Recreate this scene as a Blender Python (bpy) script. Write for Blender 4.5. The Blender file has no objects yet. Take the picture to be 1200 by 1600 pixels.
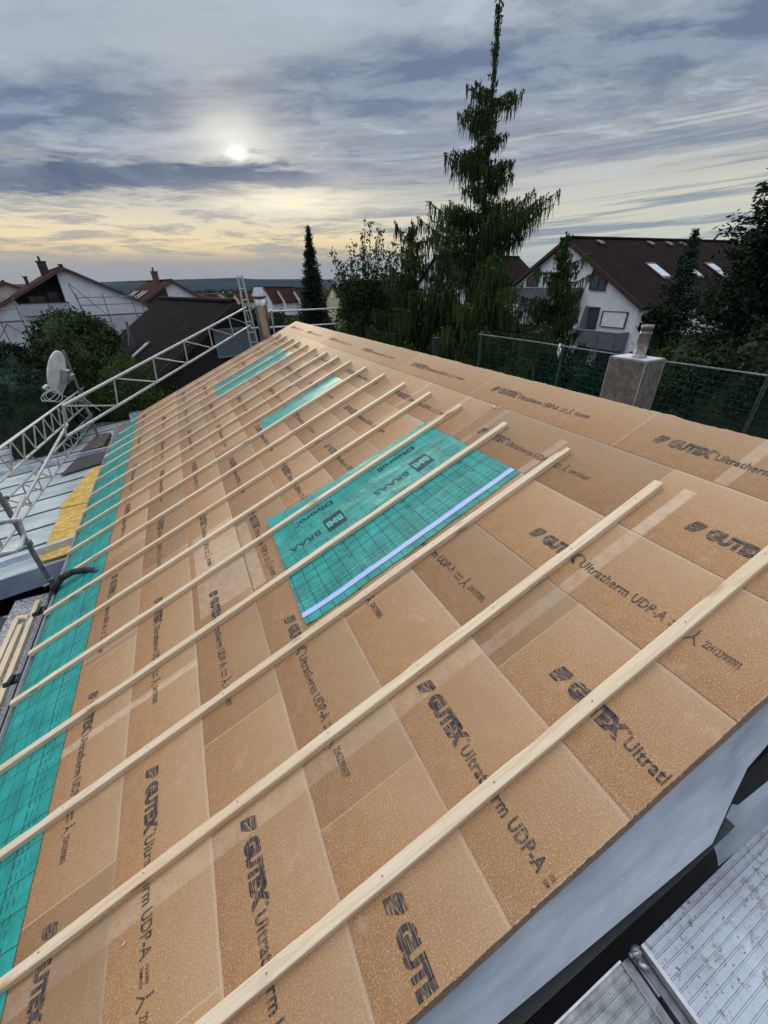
import bpy, bmesh, math, random
import numpy as np
from mathutils import Vector, Matrix
R_ = math.radians
random.seed(7)
scene = bpy.context.scene
COL = scene.collection

# ------------------------------------------------------------------ camera
EYE = Vector((0.0, 0.0, 7.2))
CAM = ((0.900, -0.435, -0.018), (-0.234, -0.449, -0.862), (0.367, 0.781, -0.506))   # right, down, forward
cam_d = bpy.data.cameras.new("camera")
cam = bpy.data.objects.new("camera", cam_d)
COL.objects.link(cam)
right = Vector(CAM[0]).normalized()
fwd = Vector(CAM[2]); fwd = (fwd - right * fwd.dot(right)).normalized()
up = right.cross(fwd)
cam.matrix_world = Matrix(((right.x, up.x, -fwd.x, EYE.x), (right.y, up.y, -fwd.y, EYE.y),
                           (right.z, up.z, -fwd.z, EYE.z), (0, 0, 0, 1)))
cam_d.sensor_fit = 'HORIZONTAL'
cam_d.sensor_width = 36.0
cam_d.lens = 36.0 * 606.7 / 1200.0
cam_d.clip_start = 0.05
cam_d.clip_end = 20000
scene.camera = cam

# ------------------------------------------------------------------ exposure, sun, sky
scene.view_settings.view_transform = 'Standard'
scene.view_settings.look = 'None'
scene.view_settings.exposure = 0.0
scene.view_settings.gamma = 1.0
SUN_DIR = Vector((0.171, 0.962, 0.212)).normalized()
SUN_EL = math.asin(SUN_DIR.z)
SUN_AZ = math.atan2(SUN_DIR.x, SUN_DIR.y)
sun_d = bpy.data.lights.new("sun", 'SUN')
sun_d.energy = 1.3
sun_d.angle = R_(12)
sun_d.color = (1.0, 0.86, 0.66)
sun = bpy.data.objects.new("sun", sun_d)
COL.objects.link(sun)
sun.rotation_mode = 'QUATERNION'
sun.rotation_quaternion = SUN_DIR.to_track_quat('Z', 'Y')
sun.location = (0, 0, 60)

world = bpy.data.worlds.new("World")
scene.world = world
world.use_nodes = True


class NT:
    """small helper to write shader nodes as expressions"""
    def __init__(s, tree):
        s.t = tree; s.n = tree.nodes; s.l = tree.links

    def new(s, kind, **kw):
        nd = s.n.new(kind)
        for k, v in kw.items():
            setattr(nd, k, v)
        return nd

    def put(s, sock, v):
        if isinstance(v, bpy.types.NodeSocket):
            s.l.new(v, sock)
        elif v is not None:
            if sock.type == 'RGBA' and not hasattr(v, '__len__'):
                v = (v, v, v, 1)
            elif sock.type == 'RGBA' and len(v) == 3:
                v = (*v, 1)
            sock.default_value = v

    def math(s, op, a, b=None, c=None, clamp=False):
        nd = s.new('ShaderNodeMath', operation=op, use_clamp=clamp)
        s.put(nd.inputs[0], a)
        if b is not None: s.put(nd.inputs[1], b)
        if c is not None: s.put(nd.inputs[2], c)
        return nd.outputs[0]

    def add(s, a, b): return s.math('ADD', a, b)
    def sub(s, a, b): return s.math('SUBTRACT', a, b)
    def mul(s, a, b): return s.math('MULTIPLY', a, b)
    def mx(s, a, b): return s.math('MAXIMUM', a, b)

    def step(s, v, lo, hi, a=0.0, b=1.0):
        nd = s.new('ShaderNodeMapRange', interpolation_type='SMOOTHSTEP')
        s.put(nd.inputs[0], v); s.put(nd.inputs[1], lo); s.put(nd.inputs[2], hi)
        s.put(nd.inputs[3], a); s.put(nd.inputs[4], b)
        return nd.outputs[0]

    def mix(s, f, a, b, blend='MIX'):
        nd = s.new('ShaderNodeMix', data_type='RGBA', blend_type=blend)
        s.put(nd.inputs[0], f); s.put(nd.inputs[6], a); s.put(nd.inputs[7], b)
        return nd.outputs[2]

    def noise(s, vec, scale, detail=4, rough=0.55, dist=0.0, dims='3D', out=0):
        nd = s.new('ShaderNodeTexNoise', noise_dimensions=dims)
        if vec is not None: s.l.new(vec, nd.inputs['Vector'])
        nd.inputs['Scale'].default_value = scale
        nd.inputs['Detail'].default_value = detail
        nd.inputs['Roughness'].default_value = rough
        nd.inputs['Distortion'].default_value = dist
        return nd.outputs[out]

    def mapping(s, vec, scale=(1, 1, 1), rot=(0, 0, 0), loc=(0, 0, 0)):
        nd = s.new('ShaderNodeMapping')
        s.l.new(vec, nd.inputs[0])
        nd.inputs['Location'].default_value = loc
        nd.inputs['Rotation'].default_value = rot
        nd.inputs['Scale'].default_value = scale
        return nd.outputs[0]

    def sep(s, v):
        nd = s.new('ShaderNodeSeparateXYZ'); s.l.new(v, nd.inputs[0]); return nd.outputs

    def comb(s, x, y, z=0.0):
        nd = s.new('ShaderNodeCombineXYZ')
        s.put(nd.inputs[0], x); s.put(nd.inputs[1], y); s.put(nd.inputs[2], z)
        return nd.outputs[0]

    def ramp(s, f, stops, interp='LINEAR'):
        nd = s.new('ShaderNodeValToRGB')
        nd.color_ramp.interpolation = interp
        el = nd.color_ramp.elements
        while len(el) < len(stops): el.new(0.5)
        for e, (p, c) in zip(el, stops):
            e.position = p
            e.color = (*c, 1) if hasattr(c, '__len__') else (c, c, c, 1)
        s.l.new(f, nd.inputs[0])
        return nd.outputs[0]


def build_sky():
    w = NT(world.node_tree)
    for n in list(w.n): w.n.remove(n)
    tc = w.new('ShaderNodeTexCoord')
    d = tc.outputs['Generated']
    x, y, z = w.sep(d)[:3]
    sky = w.new('ShaderNodeTexSky', sky_type='NISHITA')
    sky.sun_disc = False
    sky.sun_elevation = SUN_EL
    sky.sun_rotation = SUN_AZ
    sky.air_density = 1.2; sky.dust_density = 2.0
    hl = w.math('SQRT', w.add(w.mul(x, x), w.mul(y, y)))
    el = w.mul(w.math('ARCTAN2', z, hl), 57.2958)             # elevation in degrees
    az = w.mul(w.math('ARCTAN2', x, y), 57.2958)              # azimuth from +Y to +X in degrees
    # cloud sheets: noise on flat layers high above the ground
    zz = w.add(w.mx(z, 0.0), 0.06)
    px = w.math('DIVIDE', x, zz); py = w.math('DIVIDE', y, zz)
    lay = w.comb(px, py, 0.0)
    rot = w.mapping(lay, rot=(0, 0, R_(28)), scale=(1, 1, 1))
    big = w.noise(w.mapping(rot, scale=(0.35, 0.9, 1), loc=(3.1, 1.7, 0)), 0.8, 6, 0.55, 0.4)
    streak = w.noise(w.mapping(rot, scale=(0.22, 1.6, 1), loc=(0.3, 4.2, 2)), 1.1, 7, 0.6, 0.5)
    fine = w.noise(w.mapping(rot, scale=(0.6, 2.2, 1), loc=(7, 2, 5)), 2.2, 8, 0.62, 0.9)
    aez = w.comb(w.mul(az, 0.028), w.mul(el, 0.13), 0.0)
    low = w.noise(aez, 2.4, 9, 0.64, 0.7)
    low2 = w.noise(w.mapping(aez, loc=(5, 3, 1), scale=(1.5, 2.2, 1)), 2.6, 9, 0.66, 0.5)
    # base colour of the cloud deck by elevation (values before the 0.1 background strength)
    elw = w.add(el, w.mul(w.sub(low, 0.5), 1.6))
    base = w.ramp(w.math('DIVIDE', w.mx(elw, 0.0), 40.0), [
        (0.00, (3.0, 3.3, 3.7)), (0.035, (3.6, 3.5, 3.4)), (0.07, (6.4, 5.1, 3.2)), (0.115, (9.2, 7.4, 4.3)), (0.155, (8.4, 7.4, 5.2)),
        (0.20, (6.2, 6.0, 5.2)), (0.27, (3.6, 3.8, 4.2)), (0.35, (3.0, 3.4, 4.0)), (0.50, (3.6, 4.1, 4.7)),
        (0.80, (6.0, 6.6, 7.6)), (1.00, (9.0, 9.8, 11.0))])
    # right-hand sky is paler and cooler near the horizon
    side = w.step(az, 18, 48)
    base = w.mix(w.mul(side, w.step(el, 11, 4)), base, (5.9, 6.1, 5.4))
    base = w.mix(w.mul(w.mul(w.step(az, 34, 42), w.step(az, 60, 46)), w.mul(w.step(el, 4.4, 2.6), 0.6)), base, (3.6, 5.0, 5.3))
    # darker and lighter drifts
    k = w.add(w.mul(w.sub(big, 0.5), 2.0), w.mul(w.sub(streak, 0.5), 1.6))
    k = w.add(k, w.mul(w.sub(fine, 0.5), 0.7))
    dark = w.step(k, 0.0, 0.6)
    lite = w.step(k, -0.05, -0.7)
    hi = w.step(el, 8, 12)
    c = w.mix(w.mul(w.mul(dark, hi), 0.6), base, (1.7, 2.15, 3.15))
    c = w.mix(w.mul(w.mul(lite, hi), 0.75), c, (4.8, 5.4, 6.3))
    lump = w.noise(w.mapping(rot, scale=(1.0, 1.7, 1), loc=(2, 6, 8)), 2.6, 9, 0.62, 0.3)
    c = w.mix(w.mul(w.mul(w.step(lump, 0.50, 0.64), hi), 0.50), c, (1.55, 2.1, 3.3))
    c = w.mix(w.mul(w.mul(w.step(lump, 0.47, 0.34), hi), 0.55), c, (5.3, 6.0, 6.9))
    # pale sheet across the top left
    tl = w.mul(w.step(w.add(elw, w.mul(w.sub(big, 0.5), 6)), w.add(15.6, w.mul(az, 0.11)), w.add(18.6, w.mul(az, 0.11))), w.step(az, 36, 18))
    c = w.mix(w.mul(tl, 0.60), c, (4.4, 5.1, 5.9))
    c = w.mix(w.mul(w.mul(tl, w.step(streak, 0.48, 0.60)), 0.8), c, (2.5, 3.0, 3.8))
    # broad blue-grey bank above the sun, leaning up to the right
    ctr = w.add(13.9, w.mul(w.math('MINIMUM', w.add(az, 7.0), 42.0), 0.088))
    lean = w.sub(w.add(el, w.add(w.mul(w.sub(low, 0.5), 5.0), w.mul(w.sub(big, 0.5), 4.0))), ctr)
    bank = w.step(w.math('ABSOLUTE', lean), 3.4, 0.8)
    c = w.mix(w.mul(bank, 0.86), c, w.mix(w.step(lump, 0.40, 0.58), (2.5, 3.1, 4.2), (1.25, 1.75, 2.9)))
    # long streaks low down on the right
    st = w.noise(w.comb(w.mul(az, 0.022), w.mul(w.sub(el, w.mul(az, 0.03)), 0.62)), 1.5, 7, 0.62, 0.5)
    sm = w.mul(w.step(az, 14, 30), w.step(el, 15, 12))
    c = w.mix(w.mul(w.mul(w.step(st, 0.49, 0.60), sm), 0.85), c, (2.2, 2.75, 3.7))
    c = w.mix(w.mul(w.mul(w.step(st, 0.46, 0.36), sm), 0.7), c, (5.8, 6.0, 5.9))
    # glow round the hidden sun
    dx = w.sub(az, math.degrees(SUN_AZ)); dy = w.sub(el, math.degrees(SUN_EL))
    r2 = w.add(w.mul(dx, dx), w.mul(w.mul(dy, dy), 1.6))
    r2n = w.mul(r2, w.step(fine, 0.2, 0.8, 0.6, 1.5))
    c = w.mix(w.mul(w.math('EXPONENT', w.mul(r2n, -0.014)), 0.42), c, (6.4, 6.2, 5.4))
    c = w.mix(w.mul(w.math('EXPONENT', w.mul(r2n, -0.060)), 0.85), c, (9.6, 9.3, 8.2))
    # dark ragged cloud bar left of and under the sun
    rag = w.add(w.mul(w.sub(low2, 0.5), 4.2), w.mul(w.sub(low, 0.5), 2.0))
    mid = w.add(8.9, w.mul(w.math('MINIMUM', w.add(az, 12.0), 22.0), 0.075))
    bar = w.sub(w.add(el, rag), mid)
    bw = w.step(az, 22, 8, 0.30, 1.05)
    bar = w.add(w.math('DIVIDE', bar, bw), w.mul(w.sub(fine, 0.5), 1.3))
    barm = w.mul(w.step(w.math('ABSOLUTE', bar), 1.7, 0.6), w.step(az, 21, 16))
    c = w.mix(w.mul(barm, 0.93), c, w.mix(w.step(low, 0.4, 0.62), (0.75, 1.12, 2.0), (1.6, 2.0, 2.95)))
    # broken small clouds in the yellow strip
    bn = w.noise(w.comb(w.mul(az, 0.034), w.mul(el, 0.26)), 3.2, 10, 0.70, 0.5)
    brk = w.mul(w.step(bn, 0.45, 0.60), w.mul(w.step(el, 9.0, 7.0), w.step(el, 0.6, 1.6)))
    brk = w.mul(brk, w.step(az, 50, 20))
    c = w.mix(w.mul(brk, 0.68), c, (2.7, 2.95, 3.4))
    lowb = w.mul(w.step(w.add(el, w.mul(w.sub(bn, 0.5), 3.0)), 3.6, 2.2), w.step(az, 60, 25))
    c = w.mix(w.mul(lowb, 0.75), c, (3.1, 3.35, 3.8))
    # second glow under the dark cloud
    dy2 = w.sub(w.add(el, w.mul(w.sub(low2, 0.5), 1.8)), 8.3); dx2 = w.sub(az, 15.0)
    g2 = w.math('EXPONENT', w.mul(w.add(w.mul(w.mul(dx2, dx2), 0.012), w.mul(w.mul(dy2, dy2), 0.55)), -1.0))
    c = w.mix(w.mul(w.mul(g2, w.step(bn, 0.66, 0.46, 0.35, 1.0)), 1.0), c, (10.5, 9.6, 7.2))
    core = w.mul(w.math('EXPONENT', w.mul(r2n, -1.0)), w.step(fine, 0.75, 0.35, 0.45, 1.0))
    c = w.mix(w.mul(core, w.sub(1.0, w.mul(barm, 0.7))), c, (13.5, 13.2, 12.0))
    # a little of the clear sky shows through everywhere
    clear = w.mix(1.0, sky.outputs[0], (4.0, 4.6, 5.4), 'DARKEN')
    c = w.mix(0.94, clear, c)
    # overcast light from overhead and behind the camera
    back = w.mul(w.step(el, 24, 55), 1.0)
    c = w.mix(back, c, w.mix(w.step(w.math('ABSOLUTE', az), 92, 140), (18.5, 19.1, 20.2), (8.6, 9.5, 11.4)))
    bh = w.mul(w.step(w.math('ABSOLUTE', az), 100, 140), w.step(el, -2, 8))
    c = w.mix(w.mul(bh, w.sub(1.0, back)), c, (4.8, 5.4, 6.6))
    c = w.mix(w.step(el, 0.0, -1.0), c, (0.7, 0.75, 0.75))
    bg = w.new('ShaderNodeBackground')
    w.l.new(c, bg.inputs[0]); bg.inputs[1].default_value = 0.1
    out = w.new('ShaderNodeOutputWorld')
    w.l.new(bg.outputs[0], out.inputs[0])


build_sky()

# ------------------------------------------------------------------ helpers
MATS = {}


def mat(name, color=(0.5, 0.5, 0.5), rough=0.7, metal=0.0, build=None, var=0.15, nscale=6.0, bump=0.0, bscale=40.0, spec=None):
    if name in MATS: return MATS[name]
    m = bpy.data.materials.new(name); m.use_nodes = True
    t = NT(m.node_tree)
    b = t.n.get('Principled BSDF')
    b.inputs['Roughness'].default_value = rough
    b.inputs['Metallic'].default_value = metal
    if spec is not None: b.inputs['Specular IOR Level'].default_value = spec
    if build:
        build(t, b)
    else:
        tc = t.new('ShaderNodeTexCoord').outputs['Object']
        n = t.noise(tc, nscale, 6, 0.6)
        lo = tuple(c * (1 - var * 1.6) for c in color); hi = tuple(min(1, c * (1 + var)) for c in color)
        t.l.new(t.ramp(n, [(0.3, lo), (0.7, hi)]), b.inputs['Base Color'])
        if bump:
            bp = t.new('ShaderNodeBump'); bp.inputs['Strength'].default_value = bump
            bp.inputs['Distance'].default_value = 0.01
            t.l.new(t.noise(tc, bscale, 5, 0.6), bp.inputs['Height'])
            t.l.new(bp.outputs[0], b.inputs['Normal'])
    MATS[name] = m
    return m


class MB:
    """collects shapes; build() links them as ONE mesh object"""
    def __init__(s): s.v = []; s.f = []; s.uv = None

    def poly(s, pts):
        i = len(s.v); s.v += [tuple(p) for p in pts]; s.f.append(tuple(range(i, i + len(pts)))); return s

    def box(s, a, b, M=None):
        x0, y0, z0 = a; x1, y1, z1 = b
        p = [(x0, y0, z0), (x1, y0, z0), (x1, y1, z0), (x0, y1, z0), (x0, y0, z1), (x1, y0, z1), (x1, y1, z1), (x0, y1, z1)]
        if M is not None: p = [tuple(M @ Vector(q)) for q in p]
        i = len(s.v); s.v += p
        s.f += [tuple(i + k for k in q) for q in ((3, 2, 1, 0), (4, 5, 6, 7), (0, 1, 5, 4), (1, 2, 6, 5), (2, 3, 7, 6), (3, 0, 4, 7))]
        return s

    def prism(s, pts, off):
        """closed slab: polygon pts (3D) extruded by the vector off"""
        n = len(pts); i = len(s.v); off = Vector(off)
        s.v += [tuple(p) for p in pts] + [tuple(Vector(p) + off) for p in pts]
        s.f.append(tuple(i + k for k in range(n))[::-1]); s.f.append(tuple(i + n + k for k in range(n)))
        for k in range(n):
            q = (k + 1) % n; s.f.append((i + k, i + q, i + n + q, i + n + k))
        return s

    def tube(s, p, q, r, n=8, r2=None, cap=True):
        p = Vector(p); q = Vector(q); d = q - p
        if d.length < 1e-6: return s
        d.normalize(); a = d.orthogonal().normalized(); b = d.cross(a); i = len(s.v)
        r2 = r if r2 is None else r2
        for c, rr in ((p, r), (q, r2)):
            for k in range(n):
                t = 2 * math.pi * k / n; s.v.append(tuple(c + (a * math.cos(t) + b * math.sin(t)) * rr))
        for k in range(n):
            m = (k + 1) % n; s.f.append((i + k, i + m, i + n + m, i + n + k))
        if cap: s.f.append(tuple(i + k for k in range(n))[::-1]); s.f.append(tuple(i + n + k for k in range(n)))
        return s

    def path(s, pts, r, n=6, r2=None):
        m = len(pts) - 1
        for k in range(m):
            ra = r if r2 is None else r + (r2 - r) * k / m
            rb = r if r2 is None else r + (r2 - r) * (k + 1) / m
            s.tube(pts[k], pts[k + 1], ra, n, rb)
        return s

    def grid(s, fn, nu, nv):
        i = len(s.v)
        for a in range(nu + 1):
            for b in range(nv + 1): s.v.append(tuple(fn(a / nu, b / nv)))
        for a in range(nu):
            for b in range(nv):
                k = i + a * (nv + 1) + b; s.f.append((k, k + nv + 1, k + nv + 2, k + 1))
        return s

    def lathe(s, prof, c=(0, 0, 0), n=20, M=None):
        i = len(s.v)
        for (r, z) in prof:
            for k in range(n):
                t = 2 * math.pi * k / n; p = Vector((c[0] + r * math.cos(t), c[1] + r * math.sin(t), c[2] + z))
                s.v.append(tuple(M @ p if M is not None else p))
        for a in range(len(prof) - 1):
            for k in range(n):
                m = (k + 1) % n; s.f.append((i + a * n + k, i + a * n + m, i + (a + 1) * n + m, i + (a + 1) * n + k))
        return s

    def build(s, name, material, parent=None, smooth=False, uvf=None, bevel=0.0):
        me = bpy.data.meshes.new(name)
        me.from_pydata(s.v, [], s.f)
        if uvf:
            lay = me.uv_layers.new(name='UVMap')
            vs = [uvf(v.co) for v in me.vertices]
            for lp in me.loops: lay.data[lp.index].uv = vs[lp.vertex_index]
        if smooth:
            me.polygons.foreach_set('use_smooth', [True] * len(me.polygons))
        me.materials.append(material)
        me.update()
        o = bpy.data.objects.new(name, me); COL.objects.link(o)
        if bevel:
            md = o.modifiers.new('bevel', 'BEVEL'); md.width = bevel; md.segments = 2; md.limit_method = 'ANGLE'
        if parent is not None: o.parent = parent
        return o


def tag(o, label=None, cat=None, group=None, kind=None):
    if label: o['label'] = label
    if cat: o['category'] = cat
    if group: o['group'] = group
    if kind: o['kind'] = kind
    return o


def empty(name, loc=(0, 0, 0), rz=0.0, label=None, cat=None, group=None):
    o = bpy.data.objects.new(name, None); COL.objects.link(o)
    o.location = loc; o.rotation_euler = (0, 0, rz); o.empty_display_size = 0.2
    return tag(o, label, cat, group)


def raydir(x, y):
    return (right * ((x - 600) / 606.7) - up * ((y - 800) / 606.7) + fwd).normalized()


def at(x, y, dist):
    """world point seen at photo pixel (x, y), dist metres away over the ground: used to survey where things stand"""
    d = raydir(x, y); return EYE + d * (dist / math.hypot(d.x, d.y))


# text outlines as mesh data --------------------------------------------------
def text_geo(txt, w=None, h=None, bold=0.0, spacing=1.0):
    cu = bpy.data.curves.new('t', 'FONT'); cu.body = txt; cu.size = 1.0; cu.offset = bold; cu.space_character = spacing
    cu.resolution_u = 3
    ob = bpy.data.objects.new('t', cu); COL.objects.link(ob)
    dg = bpy.context.evaluated_depsgraph_get()
    me = bpy.data.meshes.new_from_object(ob.evaluated_get(dg))
    v = [(p.co.x, p.co.y) for p in me.vertices]; f = [tuple(q.vertices) for q in me.polygons]
    bpy.data.objects.remove(ob); bpy.data.curves.remove(cu); bpy.data.meshes.remove(me)
    x0 = min(p[0] for p in v); x1 = max(p[0] for p in v); y0 = min(p[1] for p in v); y1 = max(p[1] for p in v)
    sx = w / (x1 - x0) if w else 1; sy = h / (y1 - y0) if h else sx
    if w is None: sx = sy
    return [((a - x0) * sx, (b - y0) * sy) for a, b in v], f

# ------------------------------------------------------------------ the roof's own axes: u along the ridge, v up the slope, n out of it
PITCH = R_(23.7)
CA, SA = math.cos(PITCH), math.sin(PITCH)
HH = 2.08


def roof(u, v, n=0.0):
    return Vector((CA * v - SA * (n - HH), u, EYE.z + SA * v + CA * (n - HH)))


def roof_uv(co):
    x = co.x - SA * HH; z = co.z - EYE.z + CA * HH
    return (co.y, CA * x + SA * z)


SEAM = [2.541, 2.059, 1.476, 0.895, 0.309, -0.278, -0.854, -1.419, -1.990, -2.570]
U0, U1 = 0.22, 12.5


def boxmask(t, u, v, b, soft=0.006):
    u0, u1, v0, v1 = b
    m = t.mul(t.step(u, u0 - soft, u0 + soft), t.step(u, u1 + soft, u1 - soft))
    return t.mul(m, t.mul(t.step(v, v0 - soft, v0 + soft), t.step(v, v1 + soft, v1 - soft)))


PALE = [(1.10, 1.205, -2.6, 0.31, 0.30), (1.065, 1.14, 0.31, 1.50, 0.38), (1.065, 1.135, 1.47, 1.93, 0.65), (0.985, 1.06, 2.06, 2.56, 0.5), (2.84, 2.90, 1.47, 2.06, 0.4),
        (2.05, 2.12, 1.47, 1.95, 0.55), (2.41, 2.48, -2.6, -1.42, 0.5), (3.30, 3.37, -2.6, -1.99, 0.35), (2.70, 2.82, -0.85, -0.40, 0.0),
        (2.86, 4.20, -1.36, -0.86, 0.45), (3.45, 3.52, 1.47, 2.06, 0.35), (4.25, 4.32, 1.47, 2.06, 0.35), (1.95, 2.02, -1.42, -0.40, 0.35),
        (2.79, 3.90, -0.84, -0.72, 0.6), (3.0, 3.45, 2.06, 2.56, 0.0)]


def m_board(t, b):
    tc = t.new('ShaderNodeTexCoord')
    uv = tc.outputs['UV']; g = t.sep(tc.outputs['Generated'])[0]
    u, v = t.sep(uv)[:2]
    rnd = t.new('ShaderNodeObjectInfo').outputs['Random']
    n1 = t.noise(uv, 2.2, 5, 0.6)
    n2 = t.noise(uv, 14, 5, 0.65)
    # each board goes from dark lower edge to pale top, plus a pale top band
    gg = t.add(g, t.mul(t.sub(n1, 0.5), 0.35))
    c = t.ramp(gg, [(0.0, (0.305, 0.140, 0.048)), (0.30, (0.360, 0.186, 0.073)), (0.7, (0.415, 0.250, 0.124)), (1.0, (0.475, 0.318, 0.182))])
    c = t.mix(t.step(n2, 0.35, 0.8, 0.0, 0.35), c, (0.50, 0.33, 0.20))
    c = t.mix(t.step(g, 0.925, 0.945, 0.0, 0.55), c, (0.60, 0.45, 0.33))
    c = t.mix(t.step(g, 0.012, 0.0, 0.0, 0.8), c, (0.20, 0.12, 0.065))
    # wood chips pressed into the surface
    vo = t.new('ShaderNodeTexVoronoi'); vo.inputs['Scale'].default_value = 95
    t.l.new(t.mapping(t.mix(0.05, uv, t.noise(uv, 60, 2, 0.5, out=1)), scale=(1, 1.7, 1)), vo.inputs[0])
    chip = t.step(vo.outputs['Distance'], 0.34, 0.08)
    pick = t.step(t.sep(vo.outputs['Color'])[0], 0.60, 0.80)
    c = t.mix(t.mul(t.mul(chip, pick), 0.55), c, (0.66, 0.45, 0.26))
    sp = t.noise(uv, 420, 3, 0.7)
    c = t.mix(t.step(sp, 0.35, 0.65, 0.6, 0.0), c, (0.19, 0.095, 0.04))
    sp2 = t.noise(uv, 150, 4, 0.7)
    c = t.mix(t.step(sp2, 0.50, 0.66, 0.0, 0.62), c, (0.66, 0.46, 0.28))
    sp3 = t.noise(t.mapping(uv, loc=(7, 3, 0)), 85, 5, 0.75)
    c = t.mix(t.step(sp3, 0.44, 0.30, 0.0, 0.6), c, (0.25, 0.125, 0.05))
    g2 = t.sep(tc.outputs['Generated'])[1]
    jn = t.mx(t.step(g2, 0.0035, 0.001), t.step(g2, 0.9965, 0.999))
    c = t.mix(t.mul(jn, 0.55), c, (0.62, 0.48, 0.35))
    # strips where battens lay before and where protective strips were peeled off
    m = None
    for bx in PALE:
        if bx[4] <= 0: continue
        q = t.mul(boxmask(t, u, v, bx[:4]), bx[4])
        m = q if m is None else t.mx(m, q)
    m = t.mul(m, t.step(n2, 0.25, 0.6, 0.4, 1.0))
    c = t.mix(m, c, (0.60, 0.46, 0.335))
    # scratches and damp stains
    sc = t.noise(t.mapping(uv, rot=(0, 0, 0.6), scale=(2, 55, 1)), 1.3, 4, 0.6)
    c = t.mix(t.step(sc, 0.66, 0.74, 0.0, 0.4), c, (0.62, 0.48, 0.34))
    st = t.noise(t.mapping(uv, loc=(4, 9, 0)), 1.4, 3, 0.5)
    c = t.mix(t.step(st, 0.55, 0.70, 0.0, 0.35), c, (0.33, 0.18, 0.09))
    foot = t.noise(t.mapping(uv, loc=(2, 5, 3)), 5.5, 5, 0.7)
    c = t.mix(t.step(foot, 0.60, 0.72, 0.0, 0.30), c, (0.52, 0.40, 0.29))
    c = t.mix(1.0, c, t.comb(*[t.add(0.80, t.mul(rnd, 0.34))] * 3), 'MULTIPLY')
    t.l.new(c, b.inputs['Base Color'])
    b.inputs['Roughness'].default_value = 0.62
    b.inputs['Specular IOR Level'].default_value = 0.35
    bp = t.new('ShaderNodeBump'); bp.inputs['Strength'].default_value = 0.35; bp.inputs['Distance'].default_value = 0.002
    t.l.new(t.add(sp, t.mul(chip, 0.3)), bp.inputs['Height']); t.l.new(bp.outputs[0], b.inputs['Normal'])


def m_ink(t, b):
    uv = t.new('ShaderNodeTexCoord').outputs['Object']
    x, y = t.sep(uv)[:2]
    rnd = t.new('ShaderNodeObjectInfo').outputs['Random']
    off = t.mul(rnd, 37.0)
    n = t.noise(t.comb(t.add(t.mul(x, 8.0), off), t.mul(y, 210.0)), 1.0, 4, 0.7)
    n2 = t.noise(t.comb(t.add(t.mul(x, 30.0), off), t.mul(y, 30.0)), 1.0, 3, 0.6)
    f = t.add(t.step(n, 0.50, 0.60), t.mul(t.step(n2, 0.58, 0.75), 0.6))
    f = t.math('MINIMUM', f, 0.85)
    t.l.new(t.mix(f, (0.018, 0.019, 0.026), (0.37, 0.22, 0.12)), b.inputs['Base Color'])
    b.inputs['Roughness'].default_value = 0.7


def m_wood(t, b):
    uv = t.new('ShaderNodeTexCoord').outputs['UV']
    rnd = t.new('ShaderNodeObjectInfo').outputs['Random']
    x, y = t.sep(uv)[:2]
    p = t.comb(t.add(x, t.mul(rnd, 91.0)), t.add(y, t.mul(rnd, 13.0)), 0.0)
    warp = t.noise(t.mapping(p, scale=(0.9, 5, 1)), 1.0, 3, 0.5)
    ring = t.math('SINE', t.mul(t.add(t.mul(y, 95.0), t.mul(warp, 26.0)), 1.0))
    grain = t.noise(t.mapping(p, scale=(3, 260, 1)), 1.0, 6, 0.65)
    tone = t.noise(t.mapping(p, scale=(0.7, 3, 1)), 1.0, 4, 0.6)
    c = t.ramp(tone, [(0.25, (0.62, 0.455, 0.275)), (0.5, (0.72, 0.575, 0.39)), (0.75, (0.78, 0.67, 0.50))])
    c = t.mix(t.mul(t.step(ring, 0.55, 1.0), 0.30), c, (0.50, 0.32, 0.17))
    c = t.mix(t.step(grain, 0.48, 0.68, 0.0, 0.55), c, (0.42, 0.28, 0.16))
    vo = t.new('ShaderNodeTexVoronoi'); vo.inputs['Scale'].default_value = 1.0
    t.l.new(t.mapping(p, scale=(2.6, 9.0, 1)), vo.inputs[0])
    kn = t.mul(t.step(vo.outputs['Distance'], 0.20, 0.08), t.step(t.sep(vo.outputs['Color'])[1], 0.30, 0.40))
    c = t.mix(t.mul(kn, 0.9), c, (0.20, 0.10, 0.05))
    halo = t.mul(t.step(vo.outputs['Distance'], 0.34, 0.14), t.step(t.sep(vo.outputs['Color'])[1], 0.45, 0.55))
    c = t.mix(t.mul(halo, 0.35), c, (0.46, 0.27, 0.13))
    c = t.mix(t.mul(rnd, 0.16), c, (0.52, 0.46, 0.38))
    t.l.new(c, b.inputs['Base Color'])
    b.inputs['Roughness'].default_value = 0.6
    bp = t.new('ShaderNodeBump'); bp.inputs['Strength'].default_value = 0.4; bp.inputs['Distance'].default_value = 0.002
    t.l.new(grain, bp.inputs['Height']); t.l.new(bp.outputs[0], b.inputs['Normal'])


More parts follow.
